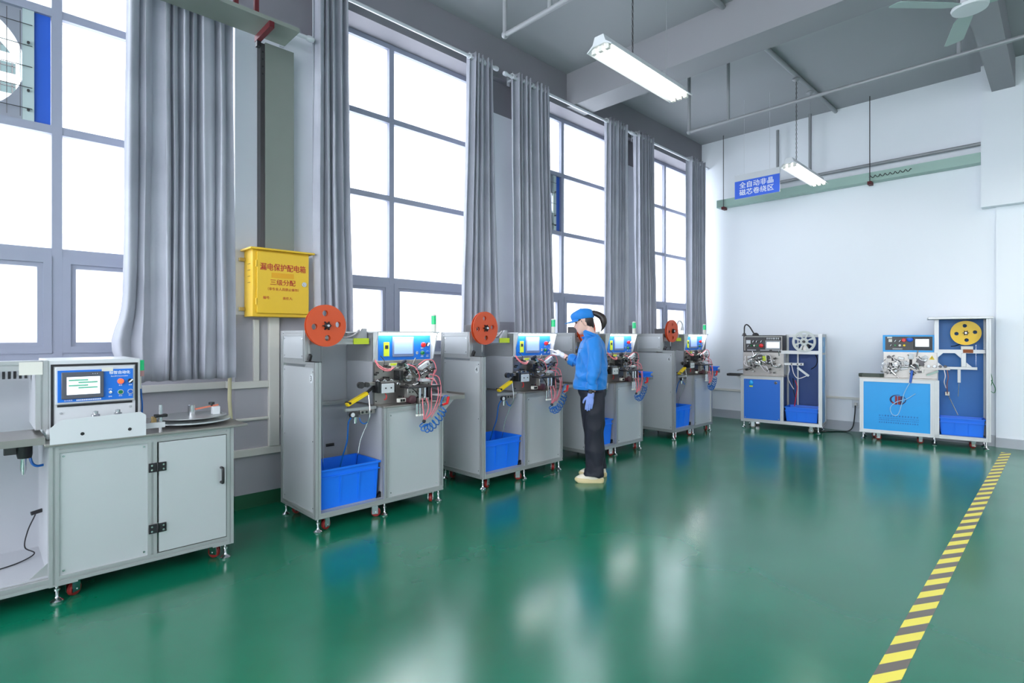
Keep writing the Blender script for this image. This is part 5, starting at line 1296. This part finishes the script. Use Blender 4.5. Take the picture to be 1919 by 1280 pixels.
def limb(mb, pts, rad, n=16):
    """tapering limb through pts"""
    P = arc(pts, 6); m = len(pts) - 1; R = []
    for k in range(len(P)):
        s = min(k / 6, m - 1e-6); i = int(s); R.append(rad[i] * (1 - (s - i)) + rad[i + 1] * (s - i))
    mb.tube(P, R, n); mb.ball(pts[0], rad[0], n, 8); mb.ball(pts[-1], rad[-1], n, 8)
def hand(mb, M, curls, mirror=False, grow=0.0, sc=.93):
    """palm, four jointed fingers of unequal length and a thumb from the side of the palm; wrist at origin, fingers +X, back +Z, thumb +Y"""
    s = -1 if mirror else 1
    def T(x, y, z): return M @ V((x * sc, s * y * sc, z * sc))
    def dirv(x, y, z): return M.to_3x3() @ V((x * sc, s * y * sc, z * sc))
    secs = [(-.05, .024, .019), (-.015, .024, .017), (.01, .029, .016), (.04, .037, .0165), (.07, .040, .015), (.088, .038, .012)]
    mb.loft([(T(x, 0, 0), dirv(0, a + grow, 0), dirv(0, 0, b + grow)) for x, a, b in secs], 18)
    for k, (y, L) in enumerate(((.029, .070), (.0095, .079), (-.0105, .073), (-.029, .056))):
        c = curls[k]; r = (.0088, .0092, .0088, .0078)[k] + grow
        p = V((.082, y, .001)); a = .06; pts = [p - V((.012, 0, 0)), p]
        for seg in (.46, .31, .23):
            a += c
            p = p + V((math.cos(a), (y * 1.2) * (1 - min(1, c * 1.2)), -math.sin(a))) * L * seg; pts.append(p)
        limb(mb, [T(*q) for q in pts], [r * sc, r * sc, r * .98 * sc, r * .9 * sc, r * .78 * sc], 10)
    th = [V((.018, .022, -.004)), V((.04, .046, -.012)), V((.066, .060, -.020)), V((.088, .062, -.026))]
    limb(mb, [T(*q) for q in th], [(.013 + grow) * sc, (.0115 + grow) * sc, (.010 + grow) * sc, (.0082 + grow) * sc], 10)
def frame(o, x, z):
    x = V(x).normalized(); z = V(z); y = z.cross(x).normalized(); z = x.cross(y)
    return Matrix.Translation(o) @ Matrix((x, y, z)).transposed().to_4x4()
LSH, LEL, LWR = V((.045, -.165, 1.335)), V((.048, -.215, 1.10)), V((.010, -.224, .848))
RSH, REL, RWR = V((.02, .165, 1.335)), V((-.045, .265, 1.10)), V((-.285, .335, 1.212))
TIP = V((-.409, .38, 1.262))
LH = frame(LWR, (-.16, .02, -.98), (0, -1, -.0)); RH = frame(RWR, TIP - RWR + V((.0, .0, .035)), (.1, -.25, 1))
LC, RC = (.12, .09, .12, .17), (.12, .75, .85, .9)

# head in its own frame: chin at z = 0, face towards -x
HM = Matrix.Translation((-.034, 0, 1.445)) @ Matrix.Rotation(math.radians(-15), 4, 'Y')
HT = [(-.004, .052, .0, .014), (.0, .066, .02, .026), (.012, .077, .035, .042), (.028, .079, .05, .051), (.040, .083, .06, .056), (.048, .081, .066, .059), (.056, .084, .072, .061), (.068, .082, .078, .064),
      (.082, .082, .084, .067), (.10, .081, .09, .070), (.115, .078, .094, .072), (.130, .084, .097, .073), (.15, .087, .099, .074), (.17, .084, .098, .073), (.19, .074, .09, .067), (.208, .056, .073, .053), (.220, .03, .045, .032), (.226, .004, .006, .005)]
def head_mesh(mb):
    n = 44; R = []
    for z, xf, xb, hw in HT:
        r = []
        for k in range(n):
            a = 2 * PI * k / n; c, s = math.cos(a), math.sin(a)
            front = c < 0
            e = .82 if front else 1.0
            x = (-(abs(c) ** e) * xf) if front else c * xb
            y = s * hw
            if front:
                g = math.exp(-(y / .011) ** 2)
                x -= g * (.024 * math.exp(-((z - .082) / .012) ** 2) + .013 * math.exp(-((z - .102) / .016) ** 2))       # nose
                x -= math.exp(-(y / .02) ** 2) * (.004 * math.exp(-((z - .041) / .005) ** 2) + .004 * math.exp(-((z - .055) / .005) ** 2))  # lips
                x += .007 * math.exp(-((abs(y) - .031) / .014) ** 2) * math.exp(-((z - .117) / .010) ** 2)                # eye sockets
                x -= .003 * math.exp(-((abs(y) - .036) / .018) ** 2) * math.exp(-((z - .085) / .016) ** 2)                # cheeks
            r.append(mb.b.verts.new(HM @ V((x, y, z))))
        R.append(r)
    for A, B in zip(R, R[1:]):
        for k in range(n): mb.b.faces.new((A[k], A[(k + 1) % n], B[(k + 1) % n], B[k]))
    mb.b.faces.new(R[0][::-1]); mb.b.faces.new(R[-1])
    for s in (-1, 1):                                                    # ears
        E = HM @ Matrix.Translation((.012, s * .071, .10)) @ Matrix.Rotation(s * -.35, 4, 'Z') @ Matrix.Rotation(-.15, 4, 'Y')
        mb.tube([E @ V((.014 * math.cos(q) * (1 if q < PI else .8), 0, .029 * math.sin(q))) for q in [2 * PI * i / 16 for i in range(16)]], .0062, 8, closed=True)
        mb.loft([(E @ V((0, -.004 * s, 0)), E.to_3x3() @ V((.014, 0, 0)), E.to_3x3() @ V((0, 0, .028))), (E @ V((0, .003 * s, 0)), E.to_3x3() @ V((.012, 0, 0)), E.to_3x3() @ V((0, 0, .026)))], 16)
b = MB()
head_mesh(b)
limb(b, [V((.035, 0, 1.34)), V((.012, 0, 1.41)), V((-.012, 0, 1.48)), V((-.01, 0, 1.52))], [.062, .052, .051, .055])
b.loft([((.02, 0, z), (rx, 0, 0), (0, ry, 0)) for z, rx, ry in ((.80, .10, .14), (.92, .10, .145), (1.02, .085, .12), (1.12, .088, .125), (1.24, .10, .145), (1.32, .085, .155), (1.37, .06, .09))], 24)
for pts, rad in (([LSH, LEL, LWR], [.047, .037, .024]), ([RSH, REL, RWR], [.047, .039, .025]),
                 ([V((.02, -.09, .85)), V((.045, -.105, .48)), V((.055, -.112, .12))], [.082, .055, .037]), ([V((.02, .09, .85)), V((.02, .115, .48)), V((.075, .13, .12))], [.082, .055, .037])):
    limb(b, pts, rad)
for x, y in ((.03, -.112), (.065, .128)): limb(b, [V((x + .04, y, .1)), V((x - .02, y, .072)), V((x - .07, y, .06))], [.034, .026, .016])
hand(b, LH, LC, mirror=True, grow=-.0015); hand(b, RH, RC, grow=-.0015)
remeshed(b, 'body', SKIN, .0042, w, smooth_it=3)

# clothes
def wr(co):
    p = V((co.x * 9, co.y * 9, co.z * 4.5)); q = V((co.x * 22, co.y * 22, co.z * 13))
    f = V((co.x * 7 + co.z * 2.5, co.y * 7, co.z * 3.0)); g_ = V((co.x * 12, co.y * 12, co.z * 20 + co.x * 8))
    low = math.exp(-((co.z - .97) / .10) ** 2) + .9 * math.exp(-((co.z - 1.1) / .07) ** 2)
    return max(-.012, .024 * (.45 - abs(noise.noise(f)) * 2) + .009 * noise.noise(p) + .006 * noise.noise(q) + low * .011 * noise.noise(g_))
s = MB()
TOR = [(.90, .005, .150, .178), (.915, .003, .158, .186), (.94, .005, .160, .186), (1.02, .008, .156, .182), (1.10, .014, .150, .178), (1.2, .02, .142, .180), (1.28, .024, .130, .185), (1.335, .026, .112, .178), (1.375, .028, .088, .135), (1.405, .022, .070, .085), (1.425, .012, .062, .066)]
s.loft([((xc, 0, z), (rx, 0, 0), (0, ry, 0)) for z, xc, rx, ry in TOR], 36)
limb(s, [LSH + V((0, .02, .0)), LSH + V((.006, -.022, -.09)), LEL, V((.028, -.222, 1.02)), V((.022, -.222, .965))], [.068, .072, .066, .057, .049], 22)
limb(s, [RSH + V((0, -.02, 0)), V((-.005, .215, 1.24)), REL, REL.lerp(RWR, .3), REL.lerp(RWR, .56)], [.068, .072, .066, .060, .056], 22)
sh = remeshed(s, 'jacket', SHIRT, .006, w, smooth_it=7, noise_fn=wr)
def cuff(p, d, r, name='cuff'):
    d = V(d).normalized(); a = V((0, 1, 0)) if abs(d.y) < .8 else V((1, 0, 0)); e1 = d.cross(a).normalized(); e2 = d.cross(e1)
    MB().loft([(V(p) + d * t, e1 * q, e2 * q) for t, q in ((-.03, r), (-.028, r + .006), (.028, r + .006), (.03, r), (.026, r - .006), (-.02, r - .008))], 24).build(name, SHIRT, sh)
cuff((.019, -.222, .935), LWR - LEL, .050); cuff(REL.lerp(RWR, .54), RWR - REL, .058)
c = MB()
c.loft([((.008, 0, 1.405), (.072, 0, -.02), (0, .076, 0)), ((.002, 0, 1.43), (.068, 0, -.022), (0, .070, 0)), ((.0, 0, 1.452), (.064, 0, -.026), (0, .064, 0)), ((.0, 0, 1.456), (.068, 0, -.026), (0, .068, 0)), ((.006, 0, 1.425), (.084, 0, -.03), (0, .086, 0)), ((.008, 0, 1.42), (.078, 0, -.03), (0, .08, 0))], 28, cap=False)
c.build('collar', SHIRT, sh)
for sg in (-1, 1): MB().prism([(0, 0), (.075, .02), (.055, -.045)], 'y', -.004, .004).xf(Matrix.Translation((-.085, sg * .045, 1.40)) @ Matrix.Rotation(sg * -.6, 4, 'Z')).build('collar_point', SHIRT, sh)
MB().obox((-.062, -.139, 1.235), (.10, .008, .034), Matrix.Rotation(-.52, 3, 'Z') @ Matrix.Rotation(.1, 3, 'X')).build('pocket_flap', SHIRT, sh, bevel=.003)
for k in range(5): MB().ball((-.128 - .004 * k, .0, 1.30 - .085 * k), (.004, .008, .008), 10, 6).build('jacket_button', BLUEB, sh)
MB().loft([((.004, 0, z), (rx, 0, 0), (0, ry, 0)) for z, rx, ry in ((.892, .146, .174), (.894, .158, .187), (.925, .163, .191), (.932, .156, .184))], 36).build('waistband', SHIRT, sh)
for k in range(3): MB().ball((-.095 + .016 * k, -.128 - .008 * k, 1.293), (.004, .003, .003), 8, 6).build('badge_print', BLACKT, sh)

def wt_(co):
    p = V((co.x * 7, co.y * 7, co.z * 3.2)); q = V((co.x * 20, co.y * 20, co.z * 9))
    return max(-.012, .020 * (.4 - abs(noise.noise(p)) * 1.8) + .007 * noise.noise(q) + .006 * math.exp(-((co.z - .13) / .09) ** 2) * noise.noise(V((co.x * 10, co.y * 10, co.z * 32))))
tr = MB()
def leg(y, rows): tr.loft([((xc, y if z < .75 else y * .92, z), (rx, 0, 0), (0, ry, 0)) for z, xc, rx, ry in rows], 26)
leg(-.112, [(.062, .040, .098, .088), (.09, .042, .097, .087), (.25, .048, .091, .082), (.5, .052, .090, .084), (.68, .045, .097, .09), (.82, .03, .110, .092), (.88, .025, .115, .09)])
leg(.125, [(.082, .075, .092, .084), (.11, .074, .091, .084), (.25, .055, .088, .08), (.5, .018, .088, .082), (.68, .012, .096, .09), (.82, .018, .110, .092), (.88, .02, .115, .09)])
tr.loft([((xc, 0, z), (rx, 0, 0), (0, ry, 0)) for z, xc, rx, ry in ((.80, .024, .115, .16), (.84, .022, .135, .172), (.90, .018, .138, .168), (.97, .012, .125, .15))], 30)
remeshed(tr, 'trousers', TROUS, .0075, w, smooth_it=4, noise_fn=wt_)

# cap, hair, face details
cp = MB(); n = 40; R = []
for z, g in ((-.004, 1.0), (.0, 1.03), (.025, 1.05), (.045, 1.06), (.06, 1.02), (.075, .92), (.088, .72), (.097, .45), (.101, .15)):
    R.append([cp.b.verts.new(HM @ V((.006 + .108 * g * math.cos(a) + .004 * math.sin(7 * a) * (1 if .02 < z < .08 else 0), .083 * g * math.sin(a), .147 + z * (1.0 + .1 * math.cos(a)) - .018 * max(0, math.cos(a))))) for a in [2 * PI * k / n for k in range(n)]])
for A, B in zip(R, R[1:]):
    for k in range(n): cp.b.faces.new((A[k], A[(k + 1) % n], B[(k + 1) % n], B[k]))
cp.b.faces.new(R[0][::-1]); cp.b.faces.new(R[-1])
cap = cp.build('cap', SHIRT, w, ang=60)
br = MB(); top, bot = [], []
nx, ny = 8, 16
for z0, dst in ((.004, top), (0, bot)):
    for i in range(nx + 1):
        row = []
        for j in range(ny + 1):
            a = (j / ny - .5) * 2.3; r = .085 + (.085 if abs(a) < 1.2 else 0) * (i / nx) * max(.1, math.cos(a * 1.15))
            x = .006 - (.104 - .085 + r) * math.cos(a); y = .082 / .104 * (.104 - .085 + r) * math.sin(a)
            row.append(br.b.verts.new(HM @ V((x, y, .1465 + z0 - .008 * (i / nx) - 1.0 * y * y * (i / nx)))))
        dst.append(row)
for i in range(nx):
    for j in range(ny):
        br.b.faces.new((top[i][j], top[i][j + 1], top[i + 1][j + 1], top[i + 1][j])); br.b.faces.new((bot[i][j], bot[i + 1][j], bot[i + 1][j + 1], bot[i][j + 1]))
for j in range(ny): br.b.faces.new((top[nx][j], top[nx][j + 1], bot[nx][j + 1], bot[nx][j])); br.b.faces.new((top[0][j], bot[0][j], bot[0][j + 1], top[0][j + 1]))
for i in range(nx): br.b.faces.new((top[i][0], top[i + 1][0], bot[i + 1][0], bot[i][0])); br.b.faces.new((top[i][ny], bot[i][ny], bot[i + 1][ny], top[i + 1][ny]))
br.build('brim', SHIRT, cap, ang=60)
MB().ball(HM @ V((-.06, -.045, .19)), .003, 6, 4).build('cap_eyelet', SHIRT, cap)
h = MB()
def hb(c, r): h.lathe([(math.sin(PI * i / 10), -math.cos(PI * i / 10)) for i in range(11)], HM @ Matrix.Translation(c) @ Matrix.Diagonal((*r, 1)), 20)
hb((.034, 0, .112), (.072, .0755, .078)); hb((.052, 0, .08), (.048, .063, .055)); hb((.066, 0, .055), (.03, .045, .035))
for sg in (-1, 1):
    hb((-.03, sg * .060, .140), (.036, .015, .014)); hb((-.014, sg * .067, .122), (.008, .006, .022))
hair = remeshed(h, 'hair', HAIR, .004, w, smooth_it=3)
pt = MB().tube(arc([HM @ V((.085, 0, .158)), HM @ V((.115, 0, .172)), V((.112, -.005, 1.605)), V((.136, -.01, 1.555)), V((.130, -.012, 1.50)), V((.108, -.012, 1.455))], 6), [.010, .012, .014, .016, .019, .022, .025, .027, .029, .030, .031, .032, .033, .034, .034, .034, .034, .033, .032, .031, .029, .026, .023, .020, .017, .014, .011, .009, .007, .005, .003][:31], 14).build('ponytail', HAIR, hair)
MB().cyl(HM @ V((.096, 0, .163)), HM @ V((.112, 0, .170)), .014, 14).build('hair_tie', BLACK, hair)
for sg in (-1, 1):
    e = MB().ball(HM @ V((-.066, sg * .035, .1165)), (.009, .012, .0055), 12, 8).build('eye', mat('dark_eye', (46, 34, 34), .2), w)
    MB().tube([HM @ V((-.081 + .010 * abs(t), sg * (.031 + .016 * t), .135 - .003 * abs(t))) for t in (-1, -.5, 0, .5, 1)], .0022, 6).build('eyebrow', HAIR, w)
MB().tube([HM @ V((-.0835 + 22 * y * y, y, .0485)) for y in (-.02, -.01, 0, .01, .02)], [.0015, .003, .0035, .003, .0015], 8).build('lips', mat('lip_pink', (206, 120, 116), .4), w)

# gloves, watch, shoes
g = MB(); hand(g, LH, LC, mirror=True, grow=.0012); remeshed(g, 'glove', GLOVE, .0035, w, smooth_it=2)
g = MB(); hand(g, RH, RC, grow=.0012); remeshed(g, 'glove', GLOVEW, .0035, w, smooth_it=2)
for M_, m in ((LH, GLOVE), (RH, GLOVEW)):
    X = M_.to_3x3() @ V((1, 0, 0)); Y = M_.to_3x3() @ V((0, 1, 0)); Z = M_.to_3x3() @ V((0, 0, 1)); o = M_.translation
    MB().loft([(o + X * t, Y * (.027 + d), Z * (.022 + d)) for t, d in ((-.030, -.001), (-.028, .003), (-.005, .004), (.014, .004), (.022, .002))], 20).build('glove_cuff', m, w)
X = (LWR - LEL).normalized(); o = LWR.lerp(LEL, .0) - X * -.0
wo = LWR + (LEL - LWR).normalized() * .038
MB().obox(wo + V((-.010, -.029, .004)), (.036, .010, .040), Matrix.Rotation(.12, 3, 'Y')).build('wrist_watch', BLACK, w, bevel=.004)
MB().loft([(wo + V((0, 0, .014)), (.029, 0, 0), (0, .027, 0)), (wo + V((0, 0, -.008)), (.029, 0, 0), (0, .027, 0))], 20).build('watch_strap', BLACK, w)
MB().loft([(RWR - RH.to_3x3() @ V((.068, 0, 0)), RH.to_3x3() @ V((0, .031, 0)), RH.to_3x3() @ V((0, 0, .027))), (RWR - RH.to_3x3() @ V((.056, 0, 0)), RH.to_3x3() @ V((0, .031, 0)), RH.to_3x3() @ V((0, 0, .027)))], 20).build('wrist_band', DARKSTEEL, w)
def shoe(x, y, rot=0.0):
    O = [(-.145, 0), (-.138, .03), (-.115, .046), (-.06, .052), (.0, .044), (.06, .038), (.10, .036), (.122, .022), (.128, 0)]
    O = O + [(a, -bb) for a, bb in O[-2:0:-1]]
    M = Matrix.Translation((x, y, 0)) @ Matrix.Rotation(rot, 4, 'Z')
    up = MB()
    up.loft([(M @ V((-.008 + dx, 0, z)), M.to_3x3() @ V((rx, 0, 0)), V((0, ry, 0))) for z, dx, rx, ry in ((.036, 0, .131, .046), (.05, .002, .130, .046), (.068, .016, .112, .043), (.085, .045, .078, .039), (.11, .062, .058, .037), (.125, .066, .052, .036))], 26)
    su = up.build('shoe', SHOE, w)
    sl = MB(); n = len(O)
    L = [(0.0, 1.0), (.006, 1.03), (.03, 1.04), (.042, .99)]
    R = [[sl.b.verts.new(M @ V((a * k, bb * k, z + (.012 if a < -.12 and z < .01 else 0)))) for a, bb in O] for z, k in L]
    for A, B in zip(R, R[1:]):
        for k in range(n): sl.b.faces.new((A[k], A[(k + 1) % n], B[(k + 1) % n], B[k]))
    sl.b.faces.new(R[0][::-1]); sl.b.faces.new(R[-1])
    sl.build('sole', SOLE, su, ang=60)
shoe(.005, -.112, .05); shoe(.04, .128, -.05)
tag(MB().box(-.09, .09, -.006, .006, 0.0, .004).build('metal_offcut', CHROME, smooth=False, bevel=.001), 'thin strip of shiny metal lying on the floor by the woman\'s feet', 'offcut').location = (4.16, 3.68, .0005)
